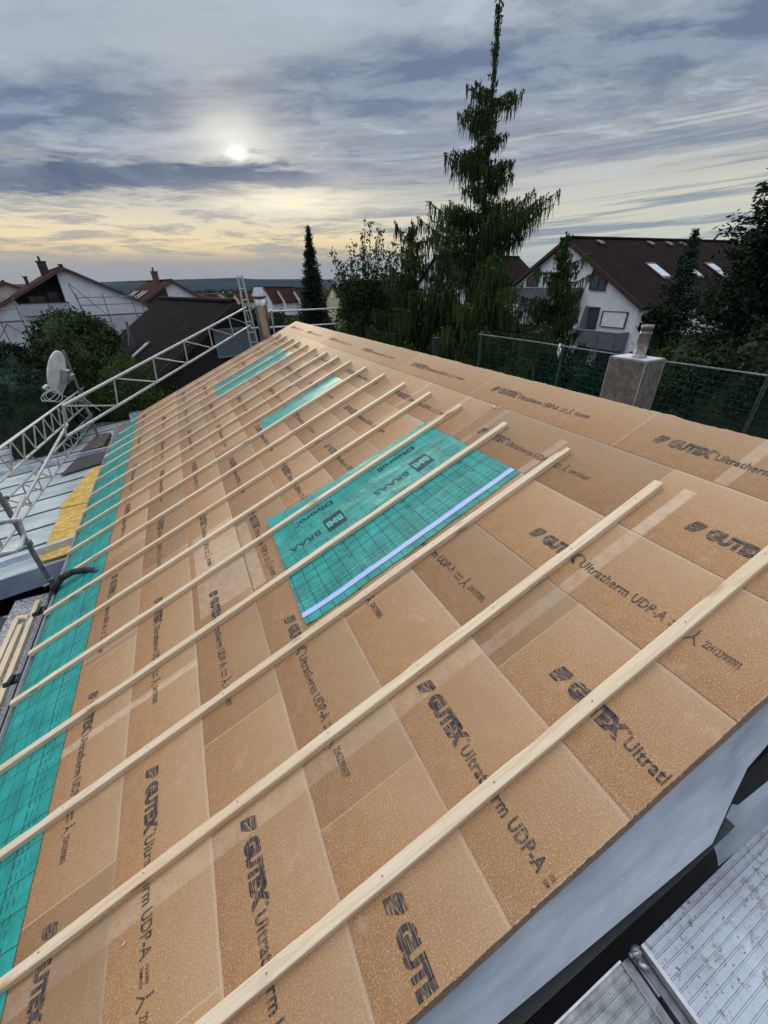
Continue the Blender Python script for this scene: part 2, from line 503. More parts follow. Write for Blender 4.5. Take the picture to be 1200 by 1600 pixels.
def teal_build(dash_dir):
    def f(t, b):
        uv = t.new('ShaderNodeTexCoord').outputs['UV']
        u, v = t.sep(uv)[:2]
        wob = t.mul(t.sub(t.noise(uv, 1.6, 3, 0.5), 0.5), 0.02)
        uw = t.add(u, wob); vw = t.sub(v, wob)
        # crosses of the printed cutting grid
        def line(c, period, w, ph=0.0):
            fr = t.math('FRACT', t.math('DIVIDE', t.add(c, ph + 100), period))
            dd = t.mul(t.math('ABSOLUTE', t.sub(fr, 0.5)), period)
            return t.step(dd, w, w * 0.5)
        lw = 0.0040
        if dash_dir == 'patch':
            wide = t.step(u, 2.80, 2.78)            # lines parallel to the slope only beside the tape
            g1 = t.mul(line(uw, 0.10, lw), t.step(u, 2.84, 2.82))
            g2 = t.mul(line(vw, 0.105, lw), t.step(u, 2.84, 2.82))
            bx = t.mul(line(vw, 0.21, lw), t.mul(t.step(u, 3.16, 3.15), t.step(u, 3.07, 3.08)))
            by = t.mul(line(uw, 0.085, lw), t.step(u, 3.20, 3.19))
            g3 = t.mx(t.mul(line(vw, 0.315, lw), 0.8), t.mul(by, 0.8))
            fr = t.math('FRACT', t.mul(t.add(v, 50), 18.0))
            dash = t.mul(t.step(fr, 0.45, 0.5), t.mul(line(u, 0.03, 0.0035), t.mul(t.step(u, 2.19, 2.20), t.step(u, 2.34, 2.33))))
            m = t.mx(t.mx(g1, g2), t.mx(dash, t.mx(g3, bx)))
            # lilac adhesive tape near the lower edge
            tape = t.mul(t.step(uw, 2.135, 2.139), t.step(uw, 2.186, 2.182))
            edge = t.mul(t.step(uw, 2.125, 2.128), t.step(uw, 2.137, 2.134))
        else:
            g1 = line(uw, 0.165, lw)
            g2 = t.mul(line(vw, 0.105, lw), t.step(v, -2.68, -2.69))
            fr = t.math('FRACT', t.mul(t.add(u, 50), 14.0))
            dash = t.mul(t.step(fr, 0.45, 0.5), t.mul(line(v, 0.036, 0.0045), t.mul(t.step(v, -2.74, -2.73), t.step(v, -2.60, -2.61))))
            m = t.mx(t.mx(g1, g2), dash); tape = None
        n = t.noise(uv, 5, 5, 0.6)
        c = t.ramp(n, [(0.28, (0.003, 0.175, 0.148)), (0.5, (0.006, 0.270, 0.230)), (0.72, (0.02, 0.370, 0.330))])
        fl = t.noise(uv, 90, 3, 0.6)
        c = t.mix(t.step(fl, 0.66, 0.74, 0.0, 0.5), c, (0.16, 0.48, 0.44))
        c = t.mix(t.mul(m, 0.92), c, (0.002, 0.030, 0.034))
        if tape is not None:
            c = t.mix(t.mul(edge, 0.7), c, (0.01, 0.08, 0.09))
            c = t.mix(tape, c, (0.42, 0.50, 0.80))
        t.l.new(c, b.inputs['Base Color'])
        b.inputs['Roughness'].default_value = 0.45
        b.inputs['Specular IOR Level'].default_value = 0.5
        bp = t.new('ShaderNodeBump'); bp.inputs['Strength'].default_value = 0.8; bp.inputs['Distance'].default_value = 0.007
        wr = t.add(t.math('ABSOLUTE', t.sub(t.noise(t.mapping(uv, scale=(1, 2.4, 1)), 7, 3, 0.55, 1.6), 0.5)), t.mul(t.math('ABSOLUTE', t.sub(t.noise(t.mapping(uv, rot=(0, 0, 0.7), scale=(1, 2, 1)), 17, 3, 0.6, 1.2), 0.5)), 0.35))
        t.l.new(wr, bp.inputs['Height']); t.l.new(bp.outputs[0], b.inputs['Normal'])
    return f


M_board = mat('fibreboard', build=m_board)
M_ink = mat('print_ink', build=m_ink)
M_wood = mat('spruce_batten', build=m_wood)
M_teal = mat('teal_underlay_patch', build=teal_build('patch'))
M_teale = mat('teal_underlay_eave', build=teal_build('eave'))
M_inkt = mat('underlay_ink', (0.003, 0.022, 0.028), 0.6)
M_lightink = mat('underlay_light_letters', (0.05, 0.42, 0.38), 0.5)
M_edge = mat('board_edge', (0.27, 0.19, 0.12), 0.9, bump=0.8, bscale=150, nscale=30)
M_galv = mat('galvanised_steel', (0.52, 0.54, 0.57), 0.42, 0.55, nscale=25, var=0.18)
M_galvl = mat('aluminium_tube', (0.46, 0.47, 0.49), 0.40, 0.5, nscale=18, var=0.14)
M_steel = mat('dull_steel', (0.20, 0.215, 0.235), 0.5, 0.6, nscale=25, var=0.25)
M_black = mat('black_rubber', (0.012, 0.014, 0.018), 0.6, var=0.3)
M_plaster = mat('white_plaster', (0.74, 0.76, 0.80), 0.9, nscale=1.2, var=0.07)
M_dkgap = mat('dark_wall', (0.022, 0.024, 0.028), 0.8, var=0.3)

# ------------------------------------------------------------------ the house whose roof is being covered
HOUSE = tag(empty('timber_roof_house', (0, 0, 0)),
            'house roof covered with brown fibreboards, pale wooden battens and teal membrane', 'house')
rng = random.Random(3)


def fbm1(x, s):
    return math.sin(x * 9.1 + s) * 0.5 + math.sin(x * 23.7 + s * 2.3) * 0.3 + math.sin(x * 51.3 + s * 4.1) * 0.2


# lettering printed on every board: one shared mesh (x along the words, y towards their tops)
def print_mesh(kind):
    mb = MB()

    def put(txt, x, y, w, h, bold=0.0, sp=1.0):
        v, f = text_geo(txt, w, h, bold, sp); i = len(mb.v)
        mb.v += [(a + x, b + y, 0.0) for a, b in v]; mb.f += [tuple(i + k for k in q) for q in f]
    # emblem: a leaning block cut by a slash
    mb.poly([(0.0, 0, 0), (0.044, 0, 0), (0.074, 0.052, 0), (0.018, 0.024, 0), (0.004, 0.05, 0)])
    mb.poly([(0.006, 0.056, 0), (0.018, 0.031, 0), (0.076, 0.059, 0), (0.076, 0.088, 0), (0.018, 0.088, 0)])
    put('GUTEX', 0.100, 0.0, 0.275, 0.090, 0.075)
    put('®', 0.374, 0.066, 0.018, 0.018, 0.01)
    put('Ultratherm', 0.395, 0.008, 0.305, 0.062, 0.020, 1.08)
    put('UDP-A', 0.725, 0.008, 0.175, 0.062, 0.022, 1.05)
    put('HOLZFASER', 0.925, 0.042, 0.066, 0.018, 0.015)
    put('DÄMMPLATTE', 0.925, 0.012, 0.066, 0.020, 0.015)
    # arrow pointing up the roof
    mb.poly([(1.005, 0.0, 0), (1.012, 0.0, 0), (1.030, 0.034, 0), (1.026, 0.040, 0)])
    mb.poly([(1.055, 0.0, 0), (1.062, 0.003, 0), (1.034, 0.042, 0), (1.028, 0.036, 0)])
    mb.poly([(1.027, 0.030, 0.0), (1.035, 0.030, 0.0), (1.035, 0.088, 0.0), (1.027, 0.088, 0.0)])
    if kind: put('22412390607', 1.075, 0.020, 0.165, 0.040, 0.006, 0.9)
    else: put('22412390893', 1.075, 0.020, 0.145, 0.040, 0.006, 0.9)
    return mb


PR = [print_mesh(0), print_mesh(1)]


def add_print(board, u, v, kind):
    src = PR[kind]
    pts = [roof(u - x, v + y, 0.0032) for x, y, z in src.v]
    bm = bmesh.new(); vs = [bm.verts.new((x, y, 0)) for x, y, z in src.v]
    for f in src.f:
        try: bm.faces.new([vs[k] for k in f])
        except ValueError: pass
    lim = u - (U0 + 0.012)
    if lim < 1.3:
        bmesh.ops.bisect_plane(bm, geom=bm.verts[:] + bm.edges[:] + bm.faces[:], plane_co=(lim, 0, 0), plane_no=(1, 0, 0), clear_outer=True)
    if not bm.faces: bm.free(); return
    me = bpy.data.meshes.new('printed_lettering'); bm.to_mesh(me); bm.free(); me.materials.append(M_ink)
    o = bpy.data.objects.new('printed_lettering', me); COL.objects.link(o)
    n = Vector((-SA, 0, CA)); vv = Vector((CA, 0, SA)); uu = Vector((0, -1, 0))
    p = roof(u, v, 0.0034)
    o.parent = board
    o.matrix_basis = Matrix(((uu.x, vv.x, n.x, p.x), (uu.y, vv.y, n.y, p.y), (uu.z, vv.z, n.z, p.z), (0, 0, 0, 1)))


PRINTS = {0: [1.57, 3.36, 5.13, 6.93, 8.75, 10.5, 12.1], 1: [0.95, 2.87, 4.64, 6.43, 8.2, 10.0, 11.8],
          2: [1.56, 3.33, 5.10, 6.88, 8.65, 10.4, 12.2], 3: [0.80, 2.58, 4.41, 6.15, 7.92, 9.7, 11.5],
          4: [1.18, 2.95, 4.66, 6.4, 8.62, 10.4], 5: [0.53, 2.26, 4.02, 5.78, 7.55, 9.3, 11.1],
          6: [1.18, 3.12, 4.75, 6.5, 8.3, 10.1, 11.9], 7: [1.84, 3.56, 5.31, 7.0, 8.8, 10.6],
          8: [1.38, 2.87, 4.55, 6.44, 8.2, 10.2, 12.0]}
JOINT0 = [1.75, 1.28, 2.42, 0.98, 1.90, 0.89, 1.72, 0.66, 1.45]
NB = 0
from mathutils import noise as mn
for r in range(9):
    vt, vb = SEAM[r], SEAM[r + 1]
    js = [U0]; j = JOINT0[r]
    while j < U1 - 0.25:
        if j > U0 + 0.1: js.append(j)
        j += 1.78
    js.append(U1)
    for k in range(len(js) - 1):
        a, b = js[k], js[k + 1]
        sd = rng.uniform(0, 99)
        nu = 90 if r == 0 else 10
        lift = rng.uniform(-0.0006, 0.0008)
        crooked = rng.uniform(-0.003, 0.003)

        def top(s, tt, a=a, b=b, vt=vt, vb=vb, sd=sd, r=r, k=k, lift=lift, crooked=crooked):
            ee = 0.0004
            u = a + ee + (b - a - 2 * ee) * s
            v = vb + (vt - vb) * tt
            if tt == 0: v += 0.0025 * fbm1(u, sd) + crooked * (s - 0.5)
            if r == 0 and tt == 1: v += 0.009 * mn.noise(Vector((u * 6, sd, 0))) + 0.007 * mn.noise(Vector((u * 31, sd, 1)))
            if k == 0 and s == 0: u += 0.002 * mn.noise(Vector((v * 7, sd, 0))) + 0.003 * mn.noise(Vector((v * 90, sd, 1)))
            return u, v, 0.003 * (1 - tt) ** 1.0 - 0.001 + lift
        mb = MB()
        NV = 60 if k == 0 else 8
        mb.grid(lambda s, tt: roof(*top(s, tt)), nu, NV)
        # edges: lower drop, ends, top
        low = [top(i / nu, 0) for i in range(nu + 1)]
        hi = [top(i / nu, 1) for i in range(nu + 1)]
        for i in range(nu):
            mb.poly([roof(*low[i]), roof(*low[i + 1]), roof(low[i + 1][0], low[i + 1][1], -0.05), roof(low[i][0], low[i][1], -0.05)])
            if r == 0: mb.poly([roof(*hi[i + 1]), roof(*hi[i]), roof(hi[i][0], hi[i][1], -0.05), roof(hi[i + 1][0], hi[i + 1][1], -0.05)])
        for s in (0, 1):
            e = [top(s, i / NV) for i in range(NV + 1)]
            for i in range(NV):
                p = [roof(*e[i]), roof(*e[i + 1]), roof(e[i + 1][0], e[i + 1][1], -0.05), roof(e[i][0], e[i][1], -0.05)]
                mb.poly(p if s else p[::-1])
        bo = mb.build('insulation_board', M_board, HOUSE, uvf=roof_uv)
        NB += 1
        for q in PRINTS[r]:
            if a < q - 0.02 <= b: add_print(bo, q, vb + 0.168 + rng.uniform(-0.006, 0.006), NB % 2)
# exposed rough board edge along the near verge, a lower layer of boards
mb = MB()
for i in range(60):
    v0 = -2.57 + i * 5.1 / 60; v1 = v0 + 5.1 / 60
    j0 = 0.003 * fbm1(v0, 3); j1 = 0.003 * fbm1(v1, 3)
    mb.poly([roof(U0 + 0.012, v0, -0.004), roof(U0 + 0.012, v1, -0.004), roof(U0 - 0.010 + j1 * 0.5, v1, -0.055), roof(U0 - 0.010 + j0 * 0.5, v0, -0.055)][::-1])
mb.build('board_edge_strip', M_edge, HOUSE)
# roof body, far slope and walls
RIDGE = roof(0, 2.53, -0.06); EAVE = roof(0, -2.62, -0.06)
mb = MB()
mb.prism([roof(0.30, -2.62, -0.056), roof(0.30, 2.52, -0.056), roof(12.45, 2.52, -0.056), roof(12.45, -2.62, -0.056)], Vector((SA, 0, -CA)) * 0.20)
mb.build('roof_deck', mat('raw_timber', (0.36, 0.25, 0.15), 0.8), HOUSE)
mb = MB()
rx, rz = RIDGE.x + 0.01, RIDGE.z + 0.02
mb.prism([(rx, 0.24, rz - 0.03), (rx, 12.48, rz - 0.03), (rx + 4.6, 12.48, rz - 2.06), (rx + 4.6, 0.24, rz - 2.06)], (-0.08, 0, -0.2))
mb.build('rear_roof_slope', mat('old_tiles_red', (0.20, 0.075, 0.05), 0.8, nscale=3), HOUSE)
mb = MB()
pent = [(-1.40, 0.34, 0), (rx + 4.3, 0.34, 0), (rx + 4.3, 0.34, rz - 2.25), (rx, 0.34, rz - 0.30), (-1.40, 0.34, EAVE.z - 0.13)]
mb.prism(pent, (0, 0.24, 0))
mb.prism([(x, 12.1, z) for x, y, z in pent], (0, 0.24, 0))
mb.box((-1.40, 0.585, 0), (-1.16, 12.095, EAVE.z - 0.15))
mb.box((rx + 4.06, 0.585, 0), (rx + 4.3, 12.095, rz - 2.3))
mb.build('wall', M_plaster, HOUSE)

# battens ---------------------------------------------------------------------
BAT = [0.61, 1.285, 1.99, 2.71, 3.42, 4.04, 4.67, 5.31, 5.97, 6.62, 7.235, 7.88, 8.59, 9.23, 9.90, 10.53, 11.27, 11.90]
for i, ub in enumerate(BAT):
    vl = -3.22 + rng.uniform(-0.03, 0.03) + max(0, ub - 10.7) * 0.40; vh = 1.862 + rng.uniform(-0.015, 0.012)
    bend = rng.uniform(-0.006, 0.006); sk = rng.uniform(-0.004, 0.004); ph = rng.uniform(0, 6)
    segs = 40; mb = MB(); sec = [(0, 0.0135), (0, 0.052), (0.004, 0.0555), (0.0545, 0.0555), (0.058, 0.052), (0.058, 0.0135)]
    ring = []
    for k in range(segs + 1):
        s = k / segs; v = vl + (vh - vl) * s
        du = bend * math.sin(s * math.pi) + sk * (s - 0.5) + 0.0006 * math.sin(v * 9 + ph)
        pts = []
        for q, (a, n) in enumerate(sec):
            chip = 0.004 if (q in (1, 2) and math.sin(v * 5.3 + ph * 3) > 0.93) else 0
            # wane: bark edge in places
            pts.append(roof(ub - a + du - chip, v, n - 0.012 - chip * 0.6 + 0.0005 * math.sin(v * 7 + ph)))
        ring.append(pts)
    base = 0
    for pts in ring: mb.v += [tuple(p) for p in pts]
    m = len(sec)
    for k in range(segs):
        for q in range(m):
            w = (q + 1) % m
            mb.f.append((k * m + q, k * m + w, (k + 1) * m + w, (k + 1) * m + q))
    mb.f.append(tuple(range(m))[::-1]); mb.f.append(tuple(segs * m + q for q in range(m)))
    me_uv = lambda co, o=ub * 7.3: (roof_uv(co)[1], co.y + o + (co.z - EYE.z + CA * HH - SA * roof_uv(co)[1]) * 1.3)
    bo = mb.build('roof_batten', M_wood, HOUSE, uvf=me_uv)
    if i < 6:
        for k in range(9):
            v = -2.95 + k * 0.58
            sc = MB(); c = roof(ub - 0.026 + rng.uniform(-0.004, 0.004), v + rng.uniform(-0.02, 0.02), 0.0442)
            nn = Vector((-SA, 0, CA))
            sc.tube(c - nn * 0.003, c + nn * 0.0006, 0.0042, 8); sc.build('screw', M_steel, bo)

# teal membrane patches ---------------------------------------------------------
from mathutils import noise as mn


def wrinkle(u, v, amp, s=5.0):
    return amp * (mn.noise(Vector((u * s, v * s * 0.55, 1.3))) + 0.5 * mn.noise(Vector((u * s * 2.3, v * s * 1.5, 4.1))))


def patch(name, quad, nu, nv, amp, material, extra=None, curl=None):
    (a, b, c, d) = [Vector(q) for q in quad]   # corners (u,v): a near-low, b near-high, c far-high, d far-low
    mb = MB()

    def fn(s, t):
        p = (a * (1 - t) + b * t) * (1 - s) + (d * (1 - t) + c * t) * s
        e = min(s, 1 - s, t, 1 - t)
        u = p.x + (0.006 * fbm1(p.y, 1) if s in (0, 1) else 0); v = p.y + (0.006 * fbm1(p.x * 2, 2) if t in (0, 1) else 0)
        n = 0.0075 + max(0, wrinkle(u, v, amp)) * min(1, e * 12)
        if curl: n += curl(s, t, u, v)
        for ub in BAT:                       # pinched flat under the battens
            if ub - 0.10 < u < ub + 0.04: n = min(n, 0.0085)
        return roof(u, v, n)
    mb.grid(fn, nu, nv)
    o = mb.build(name, material, HOUSE, smooth=True, uvf=roof_uv)
    if extra: tag(o, extra)
    return o


big = patch('underlay_membrane', [(2.06, -0.545), (2.075, 1.470), (3.54, 1.468), (3.60, -0.50)], 60, 80, 0.012, M_teal,
            'largest teal membrane patch, printed with black words and a lilac tape',
            lambda s, t, u, v: 0.03 * math.exp(-((s - 1) ** 2) * 90) * math.exp(-(t ** 2) * 40) + 0.012 * math.exp(-(t ** 2) * 900))
patch('underlay_membrane', [(6.03, 0.01), (6.06, 1.468), (6.52, 1.468), (6.46, 0.01)], 16, 50, 0.006, mat('teal_plain', build=teal_build('eave')),
      'teal membrane strip between two battens in the middle of the roof')
patch('underlay_membrane', [(9.36, -0.42), (9.28, 1.50), (10.45, 1.46), (10.45, -0.42)], 24, 40, 0.006, MATS['teal_plain'],
      'teal membrane patch nearest the far end of the roof')
# grey-blue backing strips peeking at the patches' edges
mb = MB()


def eavefn(s, t):
    u = 0.24 + (12.45 - 0.24) * s; vo = -3.235 + max(0, u - 10.9) * 0.38; v = vo + (-2.545 - vo) * t
    v += 0.012 * fbm1(u * 0.6, 5) * (1 if t == 0 else 0) + (0.003 * fbm1(u, 4) if t == 1 else 0)
    n = 0.0075 + max(0, wrinkle(u, v * 1.6, 0.011, 3.2)) * min(1, min(t, 1 - t) * 10 + (0.3 if t < 0.5 else 0))
    if t < 0.1: n -= (0.1 - t) * 0.35
    for ub in BAT:
        if ub - 0.10 < u < ub + 0.04: n = min(n, 0.0085)
    return roof(u, v, n)


mb.grid(eavefn, 420, 22)
tag(mb.build('underlay_membrane', M_teale, HOUSE, smooth=True, uvf=roof_uv), 'long teal membrane strip along the eave')
mb = MB()
mb.prism([roof(0.24, -3.24, -0.045), roof(12.6, -3.24, -0.045), roof(12.6, -2.58, -0.052), roof(0.24, -2.58, -0.052)], Vector((SA, 0, -CA)) * 0.03)
mb.build('eave_board', mat('weathered_timber', (0.16, 0.14, 0.12), 0.85), HOUSE)
mb = MB()
mb.prism([roof(0.2, -3.275, -0.006), roof(12.7, -3.275, -0.006), roof(12.7, -3.245, 0.002), roof(0.2, -3.245, 0.002)], Vector((SA, 0, -CA)) * 0.05)
mb.build('drip_edge', mat('drip_metal', (0.45, 0.46, 0.46), 0.5, 0.5), HOUSE)


def roof_text(txt, u, v, w, h, material, parent, bold=0.0, n=0.0):
    """words running down the slope, their tops towards the near verge; (u,v) = start of the word, baseline side"""
    vv, ff = text_geo(txt, w, h, bold)
    mb = MB()

    def lift(uu, ve):
        return 0.0075 + max(0, wrinkle(uu, ve, 0.012)) + 0.0016 + n
    mb.v = []
    for a, b in vv:
        uu = u - b; ve = v - a; nn = lift(uu, ve)
        for ub in BAT:
            if ub - 0.10 < uu < ub + 0.04: nn = min(nn, 0.0101)
        mb.v.append(tuple(roof(uu, ve, nn)))
    mb.f = ff
    return mb.build('printed_word', material, parent)


for off in (0.0, -0.99):
    roof_text('Divoroll', 3.29, 1.14 + off, 0.44, 0.074, M_inkt, big, 0.03)
    bx = MB()
    bx.grid(lambda s, t: roof(3.055 - 0.20 * s, 1.15 + off - 0.20 * t, 0.0075 + max(0, wrinkle(3.055 - 0.2 * s, 1.15 + off - 0.2 * t, 0.012)) + 0.0015), 8, 8)
    bx.build('logo_box', M_inkt, big, smooth=True)
    roof_text('BMI', 2.998, 1.132 + off, 0.165, 0.085, M_lightink, big, 0.05, 0.0012)
    roof_text('BRAAS', 2.975, 0.885 + off, 0.38, 0.066, M_inkt, big, 0.012)
for k, v in enumerate((-0.30, 0.33, 0.96)):
    for q, tx in enumerate(('160', '150', '140', '130')):
        roof_text(tx, 2.43 + q * 0.098, v + 0.33, 0.05, 0.022, M_inkt, big)
# wood splinters and crumbs lying on the boards
for k, (u, v, l, a) in enumerate([(1.05, -1.90, 0.022, 0.4), (3.05, 2.02, 0.07, 1.2), (2.98, 2.045, 0.04, 0.2)]):
    mb = MB(); c = roof(u, v, 0.006); d = Vector((math.cos(a) * CA, math.sin(a), math.cos(a) * SA)) * l * 0.5; w = Vector((-d.y, d.x, 0)).normalized() * l * 0.09
    mb.prism([c - d - w, c + d * 0.6 - w * 1.4, c + d, c + d * 0.2 + w, c - d * 0.8 + w], Vector((-SA, 0, CA)) * 0.006)
    tag(mb.build('wood_splinter', M_wood, None, uvf=lambda co: (co.x * 3, co.y)),
        ['tiny pale splinter on the lower boards near the second batten', 'curled shaving at the top seam beyond the big teal patch', 'short shaving beside the curled one at the top seam',
         'wood chip on the board right of the near long batten', 'splinter on the board by the near gable edge', 'crumb of wood between the second and third near battens',
         'small crumb lying near the large teal patch', 'flat shaving stuck in the seam beside the pale strip'][k], 'splinter')

# ------------------------------------------------------------------ near gable: grey sheet, dark gap, aluminium scaffold decks
def atY(x, y, Y):
    d = raydir(x, y); return EYE + d * (Y / d.y)


def lerp_rows(rows, s):
    k = s * (len(rows) - 1); i = min(int(k), len(rows) - 2); f = k - i
    f = f * f * (3 - 2 * f) * 0.4 + f * 0.6
    return rows[i].lerp(rows[i + 1], f)


VP = [(500, 1728), (560, 1672), (640, 1599), (797, 1449), (982, 1274), (1060, 1207), (1100, 1174), (1150, 1127), (1200, 1083), (1300, 993)]
OP = [(600, 1750), (690, 1674), (777, 1600), (905, 1493), (1040, 1380), (1113, 1318), (1144, 1250), (1168, 1200), (1200, 1163), (1300, 1066)]
OY = [0.085, 0.082, 0.08, 0.068, 0.052, 0.042, 0.052, 0.062, 0.07, 0.09]


def onplane(x, y, n):
    """point seen at (x, y) on the plane lying n metres above the roof boards"""
    d = raydir(x, y); nn = Vector((-SA, 0, CA)); return EYE + d * ((n - HH) / d.dot(nn))


vr = [roof(0.219, roof_uv(onplane(a, b, 0))[1], -0.052) for a, b in VP]
orow = [onplane(a, b, -0.10 - 0.02 * (i > 5)) for i, (a, b) in enumerate(OP)]


def m_sheet(t, b):
    tc = t.new('ShaderNodeTexCoord').outputs['Object']
    n = t.noise(t.mapping(tc, scale=(1, 6, 1)), 3.5, 6, 0.6)
    c = t.ramp(n, [(0.3, (0.21, 0.245, 0.29)), (0.7, (0.32, 0.36, 0.42))])
    s = t.noise(tc, 60, 4, 0.7)
    c = t.mix(t.step(s, 0.62, 0.75, 0.0, 0.3), c, (0.62, 0.66, 0.72))
    t.l.new(c, b.inputs['Base Color']); b.inputs['Roughness'].default_value = 0.8
    bp = t.new('ShaderNodeBump'); bp.inputs['Strength'].default_value = 0.5; bp.inputs['Distance'].default_value = 0.003
    t.l.new(t.noise(tc, 110, 5, 0.65), bp.inputs['Height']); t.l.new(bp.outputs[0], b.inputs['Normal'])


M_sheet = mat('grey_wall_sheet', build=m_sheet)
mb = MB()


def shf(s, t):
    a = lerp_rows(vr, s); b = lerp_rows(orow, s)
    p = a.lerp(b, t)
    fold = 0.016 * math.sin(t * 3.1) * math.sin(s * 19 + t * 2.5) + 0.010 * mn.noise(Vector((s * 9, t * 3, 0.4)))
    p.z += fold * math.sin(math.pi * min(1, t * 1.0)) - 0.012 * math.sin(t * math.pi)
    p.y -= 0.004 * math.sin(s * 30) * math.sin(math.pi * t)
    return p


mb.grid(lambda s, t: shf(s, t * 1.0), 90, 16)
i0 = len(mb.v)
mb.grid(lambda s, t: shf(s, 1.0) + Vector((0, 0.030 * t, -0.02 * t)), 90, 2)
tag(mb.build('gable_sheet', M_sheet, HOUSE, smooth=True), 'grey blue sheet wrapped over the gable edge')
A = [(1113, 1320), (1144, 1256), (1153, 1258), (1200, 1220), (1300, 1135)]
B_ = [(1122, 1354), (1150, 1331), (1170, 1314), (1200, 1290), (1300, 1205)]
ar = [onplane(a, b, -0.20) for a, b in A]; br = [onplane(a, b, -0.27) for a, b in B_]
mb = MB()
mb.grid(lambda s, t: lerp_rows(ar, s).lerp(lerp_rows(br, s), t) + Vector((0, 0, 0.012 * math.sin(t * 3.1))), 20, 8)
tag(mb.build('gable_sheet', M_sheet, HOUSE, smooth=True), 'small flap of the grey sheet below the dark hole')
mb = MB()
mb.prism([(-1.4, 0.16, 3.9), (4.6, 0.16, 5.4), (4.6, 0.16, 6.0), (3.2, 0.16, 6.05), (-1.4, 0.16, 4.05)], (0, 0.12, 0))  # black panel standing in for the darkness of the gap
mb.prism([roof(0.055, -1.6, -0.17), roof(0.035, 0.62, -0.17), roof(0.155, 0.62, -0.17), roof(0.155, -1.6, -0.17)], (0, 0, -0.2))  # the foam strip itself
mb.build('black_foam_and_gap_fill', M_black, HOUSE)

mb = MB(); mb.box((-2.5, -1.2, 3.4), (6, 0.335, 3.45)); mb.box((-2.5, -1.25, 3.452), (6, -1.2, 5.9))  # black floor and panel added so the gap reads as deep shade
tag(mb.build('gap_backing', M_black), 'black backing added to darken the gap between gable and aluminium decks', 'scaffold deck')
# scaffold decks ------------------------------------------------------------------
def m_deck(t, b):
    tc = t.new('ShaderNodeTexCoord').outputs['Object']
    n = t.noise(tc, 5, 6, 0.62)
    c = t.ramp(n, [(0.3, (0.20, 0.225, 0.27)), (0.5, (0.36, 0.40, 0.47)), (0.72, (0.50, 0.55, 0.63))])
    s = t.noise(tc, 22, 6, 0.7)
    c = t.mix(t.step(s, 0.54, 0.66, 0.0, 0.8), c, (0.22, 0.185, 0.15))
    s2 = t.noise(t.mapping(tc, loc=(5, 1, 0)), 75, 3, 0.6)
    c = t.mix(t.step(s2, 0.64, 0.68, 0.0, 0.9), c, (0.08, 0.065, 0.06))
    s3 = t.noise(t.mapping(tc, loc=(1, 8, 0)), 48, 3, 0.6)
    c = t.mix(t.step(s3, 0.66, 0.70, 0.0, 0.8), c, (0.50, 0.44, 0.34))
    t.l.new(c, b.inputs['Base Color']); b.inputs['Metallic'].default_value = 0.45
    t.l.new(t.step(n, 0.3, 0.7, 0.35, 0.6), b.inputs['Roughness'])
    bp = t.new('ShaderNodeBump'); bp.inputs['Strength'].default_value = 0.3; bp.inputs['Distance'].default_value = 0.002
    t.l.new(s, bp.inputs['Height']); t.l.new(bp.outputs[0], b.inputs['Normal'])


M_deck = mat('worn_aluminium_deck', build=m_deck)
M_deckold = mat('old_deck_sheet', (0.30, 0.32, 0.33), 0.6, 0.35, nscale=12, var=0.45, bump=0.5, bscale=60)
DZ = 5.05


def deck(x0, x1, y1, y0, z, label, group='scaffold decks by the near gable', ribs=True, matd=None):
    root = empty('scaffold_deck', (x0, (y0 + y1) / 2, z - 0.06), 0, label, 'scaffold deck', group)
    off = Vector(root.location); mb = MB()
    ys = [0.0, 0.004, 0.006, 0.022, 0.024, 0.028, 0.030, 0.046, 0.048, 0.053]
    prof = [(0, -0.055), (0, 0), (0.016, 0.0), (0.018, -0.004), (0.021, -0.004), (0.023, 0), (0.040, 0), (0.042, -0.005), (0.046, -0.005), (0.048, 0)]
    y = 0.048
    while y < (y1 - y0) - 0.05:
        prof += [(y + 0.022, 0.0), (y + 0.0235, 0.0035), (y + 0.0275, 0.0035), (y + 0.029, 0.0)]; y += 0.029
    prof += [(y1 - y0, 0.0), (y1 - y0, -0.055)]
    p3 = [(x0, y1 - a, z + b) for a, b in prof]
    mb.prism([Vector(p) - off for p in p3], (x1 - x0, 0, 0))
    mb.build('deck_plate', matd or M_deck, root)
    return root, off


r1, o1 = deck(1.035, 3.6, -0.012, -0.335, DZ, 'clean ribbed aluminium deck in the bottom right corner')
mb = MB(); mb.box((1.018, -0.335, DZ - 0.07), (1.034, -0.012, DZ + 0.003)); mb.build('end_cap', M_galvl, r1).location = -o1
deck(1.035, 3.6, -0.35, -0.67, DZ, 'ribbed aluminium deck behind the clean one, under the viewer')
r2, o2 = deck(-1.6, 0.925, -0.008, -0.33, DZ - 0.035, 'older dirty ribbed deck left of the clean aluminium one', matd=M_deckold)
mb = MB(); mb.box((-1.6, -0.0085, DZ - 0.085), (0.925, -0.002, DZ - 0.022)); mb.build('edge_rail', M_galv, r2).location = -o2
mb = MB(); mb.box((0.9255, -0.33, DZ - 0.09), (0.962, -0.010, DZ - 0.030))
for k in range(6): mb.tube((0.944, -0.04 - k * 0.05, DZ - 0.0305), (0.944, -0.04 - k * 0.05, DZ - 0.0275), 0.008, 10)
mb.build('end_strip', M_steel, r2).location = -o2
mb = MB(); mb.box((0.985, -0.40, DZ - 0.095), (1.012, -0.015, DZ - 0.035)); mb.box((0.968, -0.12, DZ - 0.05), (0.976, -0.02, DZ - 0.02))
tag(mb.build('scaffold_transom', M_steel), 'dark steel transom between the two aluminium decks', 'scaffold tube')
mb = MB()
c = Vector((0.985, -0.014, DZ + 0.004))
